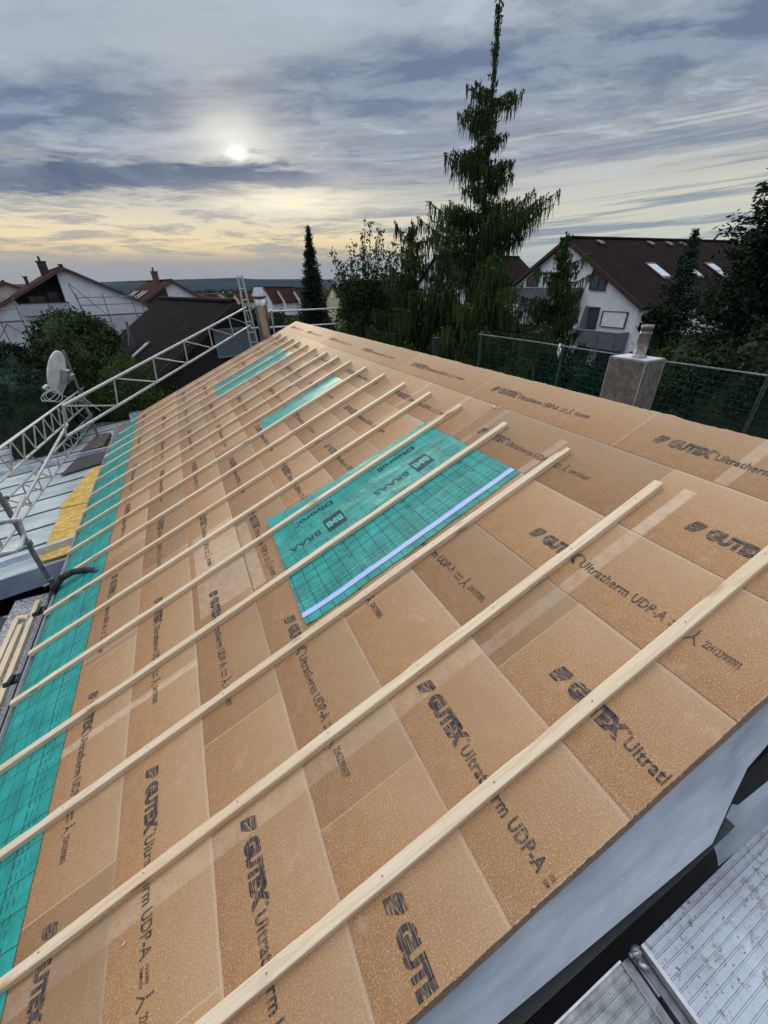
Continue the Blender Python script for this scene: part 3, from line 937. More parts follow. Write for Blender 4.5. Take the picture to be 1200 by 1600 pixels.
mb.grid(lambda s, t: c + Vector((0.020 * math.cos(s * 6.283) * math.sin(t * 3.14) * (1 + 0.25 * math.sin(s * 17)),
                                 0.017 * math.sin(s * 6.283) * math.sin(t * 3.14), 0.019 * math.cos(t * 3.14) + 0.003 * math.sin(s * 12))), 18, 10)
mb.tube(c + Vector((-0.028, 0.004, -0.006)), c + Vector((-0.005, 0, 0)), 0.009, 8)
mb.tube(c + Vector((-0.01, -0.02, -0.01)), c + Vector((0.006, -0.05, -0.012)), 0.010, 8)
tag(mb.build('scaffold_coupler', mat('zinc_coupler', (0.55, 0.57, 0.60), 0.35, 0.7, nscale=60, var=0.4), smooth=True), 'lumpy zinc coupler at the corner between the two decks', 'coupler')
for k, (dx, dy, s_) in enumerate([(0.22, -0.055, 0.007), (0.27, -0.02, 0.006)]):
    mb = MB(); c = Vector((1.03 + dx, dy, DZ + 0.004))
    mb.prism([c + Vector((s_ * math.cos(a) * (1 + 0.4 * math.sin(a * 3 + k)), s_ * math.sin(a) * 0.8, 0)) for a in [q * math.pi / 4 for q in range(8)]], (0, 0, 0.004))
    tag(mb.build('mortar_crumb', mat('mortar_crumb', (0.36, 0.30, 0.24), 0.95)), 'small mortar crumb on the clean aluminium deck', 'crumb', 'mortar crumbs on the deck')

# ------------------------------------------------------------------ chimney behind the ridge
CH = empty('chimney', (3.89, 2.5, 5.2), 0, 'square cement clad chimney with a round steel flue behind the ridge', 'chimney'); co = -Vector(CH.location)


def m_cement(t, b):
    tc = t.new('ShaderNodeTexCoord').outputs['Object']
    n = t.noise(tc, 15, 9, 0.75, 0.6); n2 = t.noise(t.mapping(tc, scale=(6, 6, 1)), 3, 5, 0.6)
    c = t.ramp(n, [(0.28, (0.05, 0.045, 0.036)), (0.5, (0.13, 0.125, 0.105)), (0.68, (0.24, 0.23, 0.20))])
    c = t.mix(t.step(n2, 0.55, 0.7, 0.0, 0.45), c, (0.06, 0.056, 0.05))
    t.l.new(c, b.inputs['Base Color']); b.inputs['Roughness'].default_value = 0.85
    bp = t.new('ShaderNodeBump'); bp.inputs['Strength'].default_value = 0.4; bp.inputs['Distance'].default_value = 0.004
    t.l.new(t.noise(tc, 45, 6, 0.7), bp.inputs['Height']); t.l.new(bp.outputs[0], b.inputs['Normal'])


mb = MB(); mb.box((3.755, 2.325, 5.2), (4.03, 2.69, 6.543)); mb.build('cladding', mat('chimney_cement', build=m_cement), CH, bevel=0.003).location = co
mb = MB()
for x, y in ((3.755, 2.325), (4.03, 2.325), (3.755, 2.69)): mb.box((x - 0.005, y - 0.005, 5.2), (x + 0.003, y + 0.003, 6.552))
mb.build('corner_profile', mat('zinc_profile', (0.45, 0.45, 0.43), 0.5, 0.4), CH).location = co
mb = MB(); mb.box((3.765, 2.335, 6.545), (4.035, 2.685, 6.556)); mb.build('cap_plate', mat('zinc_cap', (0.66, 0.67, 0.68), 0.45, 0.5), CH).location = co
mb = MB(); mb.lathe([(0.0, 0.275), (0.046, 0.275), (0.046, 0.28), (0.052, 0.28), (0.052, 0.245), (0.049, 0.242), (0.049, 0.215), (0.052, 0.212), (0.052, 0.205), (0.049, 0.202), (0.050, 0.02), (0.066, 0.012), (0.068, 0.0)], (3.90, 2.50, 6.555), 24)
mb.build('flue_pipe', mat('weathered_steel_pipe', (0.24, 0.23, 0.215), 0.42, 0.7, nscale=14, var=0.4), CH, smooth=True).location = co
mb = MB(); mb.box((3.57, 5.58, 5.9), (3.65, 5.66, 6.45)); mb.box((3.565, 5.575, 6.452), (3.655, 5.665, 6.465))
tag(mb.build('vent_pipe', M_black), 'short square black vent standing behind the ridge under the weeping conifer', 'vent')

# ------------------------------------------------------------------ green safety net fence beyond the ridge
FN = empty('safety_net_fence', (4.5, 3, 0), 0, 'dark green mesh guard fence running behind the ridge and chimney', 'fence')
fo = -Vector(FN.location)
M_net = mat('green_net', (0.006, 0.050, 0.040), 0.9, var=0.3, spec=0.05)
M_netpost = mat('net_post', (0.09, 0.12, 0.14), 0.5, 0.5, nscale=20)
ZT = 6.455


def fz(y, z):   # sagging net point
    return Vector((4.5 + 0.02 * math.sin(y * 3 + z) + 0.012 * math.sin(y * 11), y + 0.012 * math.sin(z * 9 + y * 2), z - 0.012 * abs(math.sin(y * 2.6))))


mb = MB(); y = 0.55
while y < 5.7:
    pts = [fz(y + 0.010 * math.sin(k * 1.7 + y * 30), ZT - 0.01 - k * 0.10) for k in range(18)]
    mb.path(pts, 0.0042, 3); y += 0.060
for k in range(26):
    z = ZT - 0.03 - k * 0.066
    pts = [fz(0.55 + q * 0.129, z + 0.006 * math.sin(q * 1.9 + k)) for q in range(41)]
    mb.path(pts, 0.0038, 3)
mb.build('net', M_net, FN).location = fo
mb = MB(); mb.path([(4.5, 0.4 + k * 0.53, ZT + 0.004 * math.sin(k)) for k in range(11)], 0.0085, 8); mb.build('top_rail', mat('rail_teal', (0.14, 0.23, 0.25), 0.5, 0.3, nscale=40, var=0.4), FN).location = fo
for y in (5.66, 3.95, 1.70, 0.5):
    mb = MB(); mb.tube((4.52, y, 3.2), (4.52, y, ZT + (0.05 if y > 5 else 0.02)), 0.017, 10); mb.build('post', M_netpost, FN).location = fo
mb = MB()
mb.path([(4.48, 3.97, ZT + 0.03), (4.47, 3.98, ZT - 0.06), (4.49, 3.96, ZT - 0.16)], 0.014, 6, 0.006)
mb.path([(4.48, 3.95, ZT - 0.02), (4.46, 3.93, ZT - 0.12)], 0.010, 6, 0.004)
tag(mb.build('plastic_rag', mat('white_plastic', (0.7, 0.72, 0.74), 0.5), smooth=True), 'scrap of white plastic knotted to the mesh fence post', 'rag')

# ------------------------------------------------------------------ far gable: scaffold guard rails, ladder frame, steel flue
GR = empty('scaffold_guardrail', tuple(atY(548, 520, 13.2)), 0, 'grey tubular guardrail with two rails beyond the far end of the roof', 'guardrail')
go = -Vector(GR.location)
a = atY(399, 487.5, 13.2); b = atY(552, 481, 13.2); b.z = a.z = (a.z + b.z) / 2
mb = MB(); mb.tube(a, b, 0.026, 8); mb.build('rail', M_galv, GR).location = go
a2 = atY(392, 513, 13.2); b2 = atY(547, 505, 13.2)
mb = MB(); mb.tube(a2, b2, 0.024, 8); mb.build('rail', M_galv, GR).location = go
for x, yb in ((424, 487), (546, 480)):
    p = atY(x, yb, 13.2); mb = MB(); mb.tube(p + Vector((0, 0, 0.06)), p - Vector((0, 0, 3.2)), 0.028, 8); mb.build('post', M_galv, GR).location = go
p = b + Vector((0.05, -0.05, 0.06)); mb = MB()
mb.path([p, p + Vector((0.13, -0.35, 0)), p + Vector((0.13, -0.35, -0.62)), p + Vector((0, 0, -0.62)), p], 0.018, 6); mb.build('end_gate', M_galvl, GR).location = go

LF = empty('ladder_frame', tuple(atY(402, 535, 12.95)), 0, 'tall pale scaffold ladder frame sticking up past the far roof corner', 'ladder')
lo = -Vector(LF.location)
t1 = atY(371, 431, 12.95); t2 = atY(377.5, 430, 12.95); b1 = atY(392, 540, 12.95); b2_ = atY(404, 540, 12.95)
for a, b in ((t1, b1), (t2, b2_)):
    e = a + (b - a) * 1.4; mb = MB(); mb.tube(a, e, 0.028, 8); mb.build('stile', M_galv, LF).location = lo
for k in range(9):
    f = 0.02 + k * 0.155; mb = MB(); mb.tube(t1.lerp(b1, f), t2.lerp(b2_, f), 0.016, 6); mb.build('rung', M_galvl, LF).location = lo

fl_t = atY(405, 462, 12.75); fl_b = atY(417, 535, 12.75)
FL = empty('steel_flue', (fl_t.x, fl_t.y, 0), 0, 'tall shiny steel flue with conical cap beyond the far roof corner', 'flue'); ff_ = -Vector(FL.location)
mb = MB(); mb.lathe([(0.165, -7), (0.165, -0.30), (0.172, -0.29), (0.172, -0.22), (0.165, -0.21), (0.165, -0.02), (0.0, -0.02)], (fl_t.x, fl_t.y, fl_t.z), 20)


def m_flue(t, b):
    tc = t.new('ShaderNodeTexCoord').outputs['Object']
    n = t.noise(t.mapping(tc, scale=(9, 9, 0.8)), 1.2, 6, 0.6)
    t.l.new(t.ramp(n, [(0.3, (0.22, 0.22, 0.22)), (0.6, (0.62, 0.63, 0.64))]), b.inputs['Base Color'])
    b.inputs['Metallic'].default_value = 0.9; b.inputs['Roughness'].default_value = 0.34


mb.build('pipe', mat('polished_flue', build=m_flue), FL, smooth=True).location = ff_
mb = MB(); mb.lathe([(0.20, -0.03), (0.205, 0.0), (0.12, 0.20), (0.0, 0.20)], (fl_t.x, fl_t.y, fl_t.z), 20); mb.build('cap', M_galvl, FL).location = ff_

# ------------------------------------------------------------------ low metal roof beside the eave
TS = 0.117


def cz(x): return 3.6 + TS * (x + 2.36)


CP = empty('carport', (-5, 11, 0), 0, 'low carport with a pale sheet metal roof with dark seams left of the eave', 'carport'); cpo = -Vector(CP.location)


def m_sheetroof(t, b):
    tc = t.new('ShaderNodeTexCoord').outputs['Object']
    n = t.noise(t.mapping(tc, scale=(0.6, 1.6, 1)), 1.5, 7, 0.66)
    c = t.ramp(n, [(0.32, (0.30, 0.36, 0.355)), (0.5, (0.47, 0.53, 0.52)), (0.7, (0.62, 0.67, 0.67))])
    s = t.noise(tc, 26, 5, 0.7)
    c = t.mix(t.step(s, 0.60, 0.72, 0.0, 0.6), c, (0.24, 0.27, 0.25))
    s2 = t.noise(t.mapping(tc, loc=(3, 2, 1)), 9, 4, 0.6)
    c = t.mix(t.step(s2, 0.70, 0.75, 0.0, 0.8), c, (0.05, 0.06, 0.05))
    t.l.new(c, b.inputs['Base Color']); b.inputs['Roughness'].default_value = 0.42; b.inputs['Metallic'].default_value = 0.15


M_sroof = mat('pale_sheet_roof', build=m_sheetroof)
ye = [6.58, 7.35, 8.05, 8.75, 9.45, 10.15, 10.85, 11.60, 12.30, 13.0, 13.75, 14.5, 15.3, 16.2]
mb = MB()
XL, XR = -9.5, -1.65
for k in range(len(ye) - 1):
    mb.prism([(XL, ye[k], cz(XL) - 0.02), (XR, ye[k], cz(XR) - 0.02), (XR, ye[k + 1] - 0.012, cz(XR)), (XL, ye[k + 1] - 0.012, cz(XL))], (0, 0, -0.03))
mb.build('sheet_roof', M_sroof, CP).location = cpo
for y in ye[1:-1]:
    mb = MB(); mb.prism([(XL, y - 0.02, cz(XL) - 0.006), (XR, y - 0.02, cz(XR) - 0.006), (XR, y + 0.018, cz(XR) - 0.006), (XL, y + 0.018, cz(XL) - 0.006)], (0, 0, 0.020))
    mb.build('seam', mat('dark_seam', (0.045, 0.055, 0.065), 0.5), CP).location = cpo  # seam strip coloured dark to carry its shadow line
mb = MB(); mb.prism([(XL, 6.55, cz(XL) + 0.015), (XR, 6.55, cz(XR) + 0.015), (XR, 6.55, cz(XR) - 0.30), (XL, 6.55, cz(XL) - 0.30)], (0, -0.03, 0))
mb.build('fascia', mat('blue_grey_fascia', (0.23, 0.29, 0.38), 0.5, nscale=1.5, var=0.2), CP).location = cpo
mb = MB(); mb.prism([(XL, 16.22, cz(XL) + 0.10), (XR, 16.22, cz(XR) + 0.10), (XR, 16.22, cz(XR) - 0.2), (XL, 16.22, cz(XL) - 0.2)], (0, 0.04, 0))
mb.build('gutter', M_galv, CP).location = cpo
mb = MB(); mb.tube((XL, 16.0, cz(XL) + 0.16), (XR - 0.1, 16.0, cz(XR - 0.1) + 0.16), 0.025, 8)
for x in (-2.2, -4.4, -6.6, -8.8): mb.tube((x, 16.0, cz(x) - 0.02), (x, 16.0, cz(x) + 0.16), 0.02, 6)
mb.build('edge_rail', M_galvl, CP).location = cpo
mb = MB()
for x in (-9.2, -5.6, -2.0):
    for y in (6.9, 11.5, 15.9): mb.box((x - 0.07, y - 0.07, 0), (x + 0.07, y + 0.07, cz(x) - 0.34))
mb.box((-9.4, 6.6, 0), (-9.25, 16.1, cz(-9.3) - 0.3)); mb.box((-9.24, 15.95, 0), (XR, 16.1, cz(-9.2) - 0.35))
mb.build('support_post', M_dkgap, CP).location = cpo
mb = MB(); mb.prism([(-2.0, 14.2, cz(-2.0) + 0.01), (-1.68, 14.2, cz(-1.7) + 0.01), (-1.68, 16.1, cz(-1.7) + 0.01), (-2.0, 16.1, cz(-2.0) + 0.01)], (0, 0, 0.18))
tag(mb.build('metal_upstand', mat('light_blue_metal', (0.62, 0.72, 0.86), 0.4, 0.3)), 'pale blue metal box profile at the far corner of the carport roof', 'metal profile')
mb = MB(); mb.box((-7.5, 2.0, 2.72), (-3.32, 6.5, 2.9))
mb.box((-7.4, 2.1, 0), (-7.2, 6.4, 2.715)); mb.box((-3.6, 2.1, 0), (-3.4, 6.4, 2.715))
tag(mb.build('garden_shed', mat('roofing_felt', (0.085, 0.088, 0.09), 0.95, nscale=4, var=0.35, bump=0.6, bscale=50)), 'flat felt roofed shed in front of the carport at the left edge', 'shed')

# things lying on the carport roof
def m_osb(t, b):
    tc = t.new('ShaderNodeTexCoord').outputs['Object']
    vo = t.new('ShaderNodeTexVoronoi'); vo.inputs['Scale'].default_value = 16
    t.l.new(t.mapping(t.mix(0.12, tc, t.noise(tc, 7, 3, 0.5, out=1)), scale=(1, 2.4, 1), rot=(0, 0, 0.5)), vo.inputs[0])
    q = t.sep(vo.outputs['Color'])[0]
    c = t.ramp(q, [(0.0, (0.46, 0.27, 0.045)), (0.5, (0.62, 0.39, 0.08)), (1.0, (0.74, 0.52, 0.15))])
    n = t.noise(tc, 30, 4, 0.6)
    c = t.mix(t.step(n, 0.62, 0.72, 0.0, 0.6), c, (0.24, 0.13, 0.035))
    t.l.new(c, b.inputs['Base Color']); b.inputs['Roughness'].default_value = 0.7


M_osb = mat('osb_board', build=m_osb)
for pts, lab, dz in (([(-2.56, 10.45), (-2.1, 10.40), (-2.1, 8.44), (-2.86, 8.56)], 'yellow chipboard sheet on the carport roof, the farther one', 0.045),
                     ([(-2.82, 8.62), (-2.1, 8.52), (-2.1, 6.62), (-2.79, 6.66)], 'yellow chipboard sheet reaching the front edge of the carport roof', 0.024)):
    mb = MB(); mb.prism([(x, y, cz(x) + dz) for x, y in pts], (0, 0, 0.018)); tag(mb.build('chipboard_sheet', M_osb), lab, 'wood board', 'chipboard sheets on the carport')
mb = MB(); mb.prism([(x, y, cz(x) + 0.02) for x, y in [(-3.22, 10.6), (-2.06, 10.75), (-2.1, 12.9), (-2.95, 12.2)]], (0, 0, 0.03))
tag(mb.build('rubber_mat', mat('dark_mat', (0.07, 0.065, 0.06), 0.85, nscale=8, var=0.3)), 'dark protective mat under the dish mast on the carport', 'mat')
mb = MB(); mb.prism([(x, y, cz(x) + 0.055) for x, y in [(-2.98, 11.75), (-2.45, 11.72), (-2.38, 12.85), (-2.72, 13.05)]], (0, 0, 0.09))
tag(mb.build('ballast_board', mat('dark_board', (0.10, 0.075, 0.06), 0.8, nscale=10, var=0.3)), 'dark brown board weighing down the foot of the dish mast', 'board')
for (xa, ya, xb, yb), lab in (((-9.0, 12.2, -2.02, 11.52), 'pale steel profile across the carport roof beside the dark mat'),
                              ((-8.5, 6.45, -2.1, 6.98), 'pale steel profile near the front edge of the carport roof')):
    mb = MB(); a = Vector((xa, ya, cz(xa) + 0.10)); b = Vector((xb, yb, cz(xb) + 0.10)); w = Vector((0, 0.035, 0))
    mb.prism([a - w, b - w, b + w, a + w], (0, 0, 0.045)); mb.prism([a - w + Vector((0, .002, -.06)), b - w + Vector((0, .002, -.06)), b - w + Vector((0, .012, -.06)), a - w + Vector((0, .012, -.06))], (0, 0, 0.058))
    tag(mb.build('steel_profile', mat('blue_white_steel', (0.60, 0.66, 0.76), 0.38, 0.35)), lab, 'metal profile', 'steel profiles on the carport')

# satellite dish on its mast
mx_, my_ = -2.68, 12.72
mz = cz(mx_) + 0.13
SD = empty('satellite_dish', (mx_, my_, mz), 0, 'grey satellite dish with coiled cable on a steel mast over the carport', 'satellite dish'); so = -Vector(SD.location)
mb = MB(); mb.tube((mx_, my_, mz), (mx_, my_, mz + 2.25), 0.032, 10); mb.tube((mx_, my_, mz), (mx_, my_, mz + 0.03), 0.11, 12)
mb.tube((mx_, my_, mz + 1.1), (mx_ + 0.30, my_ - 0.1, mz + 0.72), 0.018, 6)
mb.build('mast', M_steel, SD).location = so
dc = at(97, 584, 12.6)
AX = Vector((math.sin(R_(-76)) * math.cos(R_(20)), math.cos(R_(-76)) * math.cos(R_(20)), math.sin(R_(20))))
Q = AX.to_track_quat('Z', 'Y').to_matrix().to_4x4()
MD = Matrix.Translation(dc) @ Q
mb = MB(); mb.lathe([(0.0, 0.0), (0.12, 0.006), (0.24, 0.028), (0.36, 0.065), (0.45, 0.105), (0.475, 0.112), (0.475, 0.095), (0.45, 0.09), (0.24, 0.012), (0.0, -0.016)], (0, 0, 0), 36,
                    MD @ Matrix.Diagonal((0.95, 1.08, 1, 1)))
mb.build('reflector', mat('dish_grey', (0.66, 0.70, 0.75), 0.55, 0.1, nscale=5, var=0.2), SD, smooth=True).location = so
mb = MB(); mb.box((-0.10, -0.20, -0.14), (0.10, 0.12, -0.012), MD); mb.box((-0.16, -0.10, -0.20), (0.02, 0.02, -0.05), MD)
mb.build('bracket', mat('bracket_grey', (0.26, 0.27, 0.28), 0.6, 0.4), SD).location = so
la = MD @ Vector((0, -0.50, 0.02)); lb = at(68, 607, 12.3)
mb = MB(); mb.tube(MD @ Vector((0, -0.2, -0.08)), la, 0.022, 8); mb.tube(la, lb, 0.020, 8); mb.tube(lb, lb + (dc - lb).normalized() * 0.12, 0.04, 10)
mb.build('feed_arm', M_galv, SD).location = so
mb = MB()
for q in range(3):
    cc = la.lerp(lb, 0.55 + 0.15 * q) - Vector((0, 0, 0.13))
    pts = [cc + Vector((0.16 * math.cos(a) * (1 + .1 * q), 0.05 * math.sin(a * 2 + q), 0.13 * math.sin(a + q * 0.4))) for a in [k * 0.42 for k in range(16)]]
    mb.path(pts, 0.010, 5)
mb.path([la.lerp(lb, .5), la + Vector((0.1, 0, -0.12)), (mx_, my_, mz + 1.0), (mx_ + 0.05, my_ - 0.05, mz + 0.6)], 0.010, 5)
mb.build('cable', mat('grey_cable', (0.5, 0.5, 0.5), 0.5), SD).location = so

# ------------------------------------------------------------------ lattice girders and standards of the scaffold
def girder(ta, tb, ba, bb, n, label, rt=0.0225, extend=0.0, alt=True):
    ta, tb, ba, bb = map(Vector, (ta, tb, ba, bb))
    if extend:
        ta = ta + (ta - tb).normalized() * extend; ba = ba + (ba - bb).normalized() * extend
    root = empty('lattice_girder', tuple(ba), 0, label, 'lattice girder', 'aluminium lattice girders of the scaffold'); ro = -Vector(ba)
    mb = MB(); mb.tube(ta, tb, rt, 10); mb.build('chord', M_galvl, root).location = ro
    mb = MB(); mb.tube(ba, bb, rt, 10); mb.build('chord', M_galvl, root).location = ro
    for k in range(n + 1):
        f = k / n; mb = MB(); mb.tube(ta.lerp(tb, f), ba.lerp(bb, f), rt * 0.62, 6); mb.build('strut', M_galvl, root).location = ro
        if k < n and (alt or k % 2 == 0):
            f2 = (k + 1) / n if alt else (k + 0.9) / n
            mb = MB(); mb.tube(ta.lerp(tb, f), ba.lerp(bb, f2), rt * 0.55, 6); mb.build('diagonal_brace', M_galvl, root).location = ro
    return root


girder((-2.67, 7.33, 5.28), (-3.06, 16.5, 4.53), (-2.82, 7.27, 4.83), (-3.04, 16.5, 4.08), 15, 'upper lattice girder over the carport, passing just below the dish', extend=1.2)
girder((-2.99, 7.0, 4.47), (-3.04, 16.81, 3.74), (-3.01, 6.99, 4.02), (-3.09, 16.8, 3.29 + 0.32), 15, 'lower lattice girder close above the carport roof', extend=1.2)
girder((-1.42, 7.79, 5.84), (1.88, 13.01, 6.69), (-1.52, 7.77, 5.39), (1.95, 13.0, 6.24), 6, 'long lattice girder climbing toward the far roof corner', extend=0.7)
for pa, pb, lab in (((105, 663, 9.6), (34, 790, 7.0), 'loose pale tube lying along the lattice girders'), ((37, 776, 6.4), (20, 815, 5.6), 'short tube linking the girders at the left edge')):
    mb = MB(); mb.tube(at(*pa), at(*pb), 0.024, 8)
    tag(mb.build('scaffold_tube', M_galvl), lab, 'scaffold tube')
for k, y in enumerate((6.4, 8.4, 10.6, 13.0)):
    f = (y - 7.2) / 9.3; a = Vector((-2.82 - 0.22 * f, y, 4.83 - 0.75 * f)); b = Vector((-2.99 - 0.05 * f, y + 0.9, 4.47 - 0.78 * f - 0.07))
    mb = MB(); mb.tube(a, b, 0.015, 6); mb.tube(a + Vector((0, 0.02, 0)), a + Vector((0, -0.02, 0)), 0.035, 8); mb.tube(b + Vector((0, 0.02, 0)), b + Vector((0, -0.02, 0)), 0.035, 8)
    tag(mb.build('cross_brace', M_steel), 'thin brace with couplers joining the two girders, %s' % ('nearest the left edge', 'second from the left edge', 'third from the left edge', 'the farthest, near the dish mast')[k], 'scaffold tube')
mb = MB(); b0 = Vector((-2.40, 5.76, 0.0)); mb.tube(b0, (-2.42, 5.78, 6.3), 0.030, 12)
for z in (3.72, 4.35): mb.tube((-2.40, 5.76, z), (-2.40, 5.76, z + 0.07), 0.045, 10); mb.tube((-2.40, 5.70, z + 0.03), (-2.46, 5.66, z + 0.03), 0.02, 6)
tag(mb.build('scaffold_standard', M_steel, smooth=False), 'dark upright scaffold standard crossing the front edge of the carport', 'scaffold post')
mb = MB(); p1 = at(-30, 818, 5.4); p2 = at(30, 812, 5.6)
mb.path([p1, p2, at(38, 835, 5.6), at(33, 856, 5.5), at(22, 862, 5.4), at(-20, 868, 5.3)], 0.020, 8)
tag(mb.build('bracket_tube', M_galv), 'bent tubular bracket beside the dark scaffold standard at the left edge', 'bracket')

# walkway with loose battens below the eave
WK = empty('scaffold_walkway', (-3.02, 4, 3.05), 0, 'frosty grey scaffold walkway below the eave at the left edge', 'walkway'); wo = -Vector(WK.location)
mb = MB(); mb.box((-3.20, 1.5, 3.10), (-2.74, 6.45, 3.14)); mb.build('walkway_board', mat('frosty_board', (0.33, 0.33, 0.33), 0.8, nscale=30, var=0.8, bump=0.4), WK).location = wo
mb = MB(); mb.box((-2.735, 1.5, 3.08), (-2.70, 6.45, 3.20)); mb.build('edge_beam', M_steel, WK).location = wo
mb = MB()
for y in (2.2, 4.35, 6.2): mb.tube((-3.3, y, 3.06), (-1.5, y, 3.06), 0.026, 8)
mb.build('transom', M_steel, WK).location = wo
mb = MB()
for y in (2.2, 4.35, 6.2):
    mb.tube((-2.52, y, 0), (-2.52, y, 3.3), 0.026, 8)
mb.build('standard', M_steel, WK).location = wo
for y in (4.35, 5.55):
    mb = MB(); c = Vector((-2.52, y, 3.42)); mb.tube(c + Vector((-0.16, 0, 0)), c + Vector((0.16, 0.02, 0.02)), 0.028, 8); mb.tube(c + Vector((0, -0.07, -0.05)), c + Vector((0, 0.07, 0.03)), 0.04, 8); mb.tube(c + Vector((-0.1, -0.03, 0.03)), c + Vector((-0.06, 0.06, 0.05)), 0.03, 6)
    tag(mb.build('scaffold_coupler', M_black), 'dark coupler under the eave at a batten end, %s' % ('nearer' if y < 5 else 'beside the black hose'), 'coupler')
for (xa, ya, xb, yb, z), lab in (((-2.80, 2.2, -2.86, 6.25, 3.145), 'loose batten on the walkway nearest the eave'), ((-2.93, 2.0, -2.955, 5.75, 3.145), 'loose batten in the middle of the three on the walkway'),
                                 ((-3.02, 2.2, -3.04, 5.95, 3.145), 'loose batten on the walkway farthest from the eave')):
    mb = MB(); w = Vector((0.03, 0, 0)); a = Vector((xa, ya, z)); b = Vector((xb, yb, z))
    mb.prism([a - w, a + w, b + w, b - w], (0, 0, 0.045)); tag(mb.build('loose_batten', M_wood, uvf=lambda co: (co.y, co.x * 1.0 + co.z)), lab, 'batten', 'loose battens on the walkway')
mb = MB(); mb.prism([(-3.05, 5.97, 3.145), (-2.90, 5.94, 3.145), (-2.90, 5.80, 3.145), (-2.925, 5.87, 3.145), (-3.03, 5.9, 3.145)], (0, 0, 0.05))
tag(mb.build('wood_offcut', M_wood, uvf=lambda co: (co.x, co.y)), 'short wood offcut across the ends of the loose battens', 'offcut')
for k in range(5):
    mb = MB(); y = 2.2 + k * 0.82; mb.prism([(-2.64, y, 2.2), (-2.36, y + 0.1, 2.3), (-2.36, y + 0.42, 2.3), (-2.64, y + 0.38, 2.2)], (0, 0, 0.02))
    tag(mb.build('spare_tile', mat('grey_slab', (0.22, 0.26, 0.34), 0.6, nscale=3, var=0.5)), 'blue grey slab lying in the dark gap under the eave', 'slab', 'slabs in the gap under the eave')
# black hose hooked over the eave
hp = [at(80, 968, 5.55), at(81, 945, 5.55), at(84, 922, 5.5), at(95, 904, 5.45), at(112, 894, 5.4), at(132, 890.5, 5.35), at(150, 891, 5.25)]
mb = MB(); mb.path(hp, 0.040, 12); mb.path([hp[0], hp[0] - Vector((0, 0, 0.5))], 0.04, 12)
tag(mb.build('black_hose', M_black, smooth=True), 'black corrugated hose hooked over the eave across the teal membrane', 'hose')
mb = MB(); mb.path([at(147, 891, 5.2), at(156, 893, 5.15), at(158, 884, 5.3)], 0.036, 10, 0.02)
tag(mb.build('blue_tape', mat('navy_tape', (0.02, 0.035, 0.12), 0.4), smooth=True), 'wad of navy blue tape at the end of the black hose', 'tape')

# ------------------------------------------------------------------ neighbouring houses
def m_tiles(col, col2, rows=0.33):
    def f(t, b):
        tc = t.new('ShaderNodeTexCoord').outputs['UV']
        u, v = t.sep(tc)[:2]
        fr = t.math('FRACT', t.math('DIVIDE', t.add(v, 50), rows)); fc = t.math('FRACT', t.math('DIVIDE', t.add(u, 50), 0.3))
        n = t.noise(tc, 1.1, 6, 0.65); n2 = t.noise(tc, 7, 4, 0.6)
        c = t.mix(t.step(n, 0.3, 0.75), col, col2)
        c = t.mix(t.mul(t.step(n2, 0.62, 0.75), 0.5), c, tuple(min(1, q * 1.9) for q in col2))
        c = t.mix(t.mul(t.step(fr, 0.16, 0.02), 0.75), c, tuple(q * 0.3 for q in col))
        t.l.new(c, b.inputs['Base Color']); b.inputs['Roughness'].default_value = 0.9; b.inputs['Specular IOR Level'].default_value = 0.08
        bp = t.new('ShaderNodeBump'); bp.inputs['Strength'].default_value = 0.9; bp.inputs['Distance'].default_value = 0.05
        t.l.new(t.add(fr, t.mul(t.math('SINE', t.mul(fc, 6.283)), 0.12)), bp.inputs['Height']); t.l.new(bp.outputs[0], b.inputs['Normal'])
    return f


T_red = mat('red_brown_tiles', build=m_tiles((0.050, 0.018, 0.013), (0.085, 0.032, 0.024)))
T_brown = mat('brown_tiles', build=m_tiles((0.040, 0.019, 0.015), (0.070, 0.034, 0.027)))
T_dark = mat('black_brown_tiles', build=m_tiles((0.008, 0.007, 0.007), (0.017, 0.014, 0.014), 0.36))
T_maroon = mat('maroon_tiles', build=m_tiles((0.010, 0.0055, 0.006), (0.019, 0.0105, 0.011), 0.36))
M_glass = mat('window_glass', (0.06, 0.075, 0.09), 0.12, spec=0.8)
M_sky = mat('skylight_glass', (0.50, 0.57, 0.66), 0.25, 0.2)
M_frame = mat('brown_frame', (0.055, 0.035, 0.028), 0.6)
M_wframe = mat('white_frame', (0.72, 0.72, 0.72), 0.5)
M_shut = mat('white_shutter', (0.78, 0.80, 0.84), 0.6)
M_grey = mat('grey_balcony_panel', (0.12, 0.135, 0.155), 0.6, nscale=3)
M_clad = mat('brown_cladding', (0.055, 0.04, 0.035), 0.8, nscale=12)
M_verge = mat('verge_board', (0.09, 0.045, 0.035), 0.7)


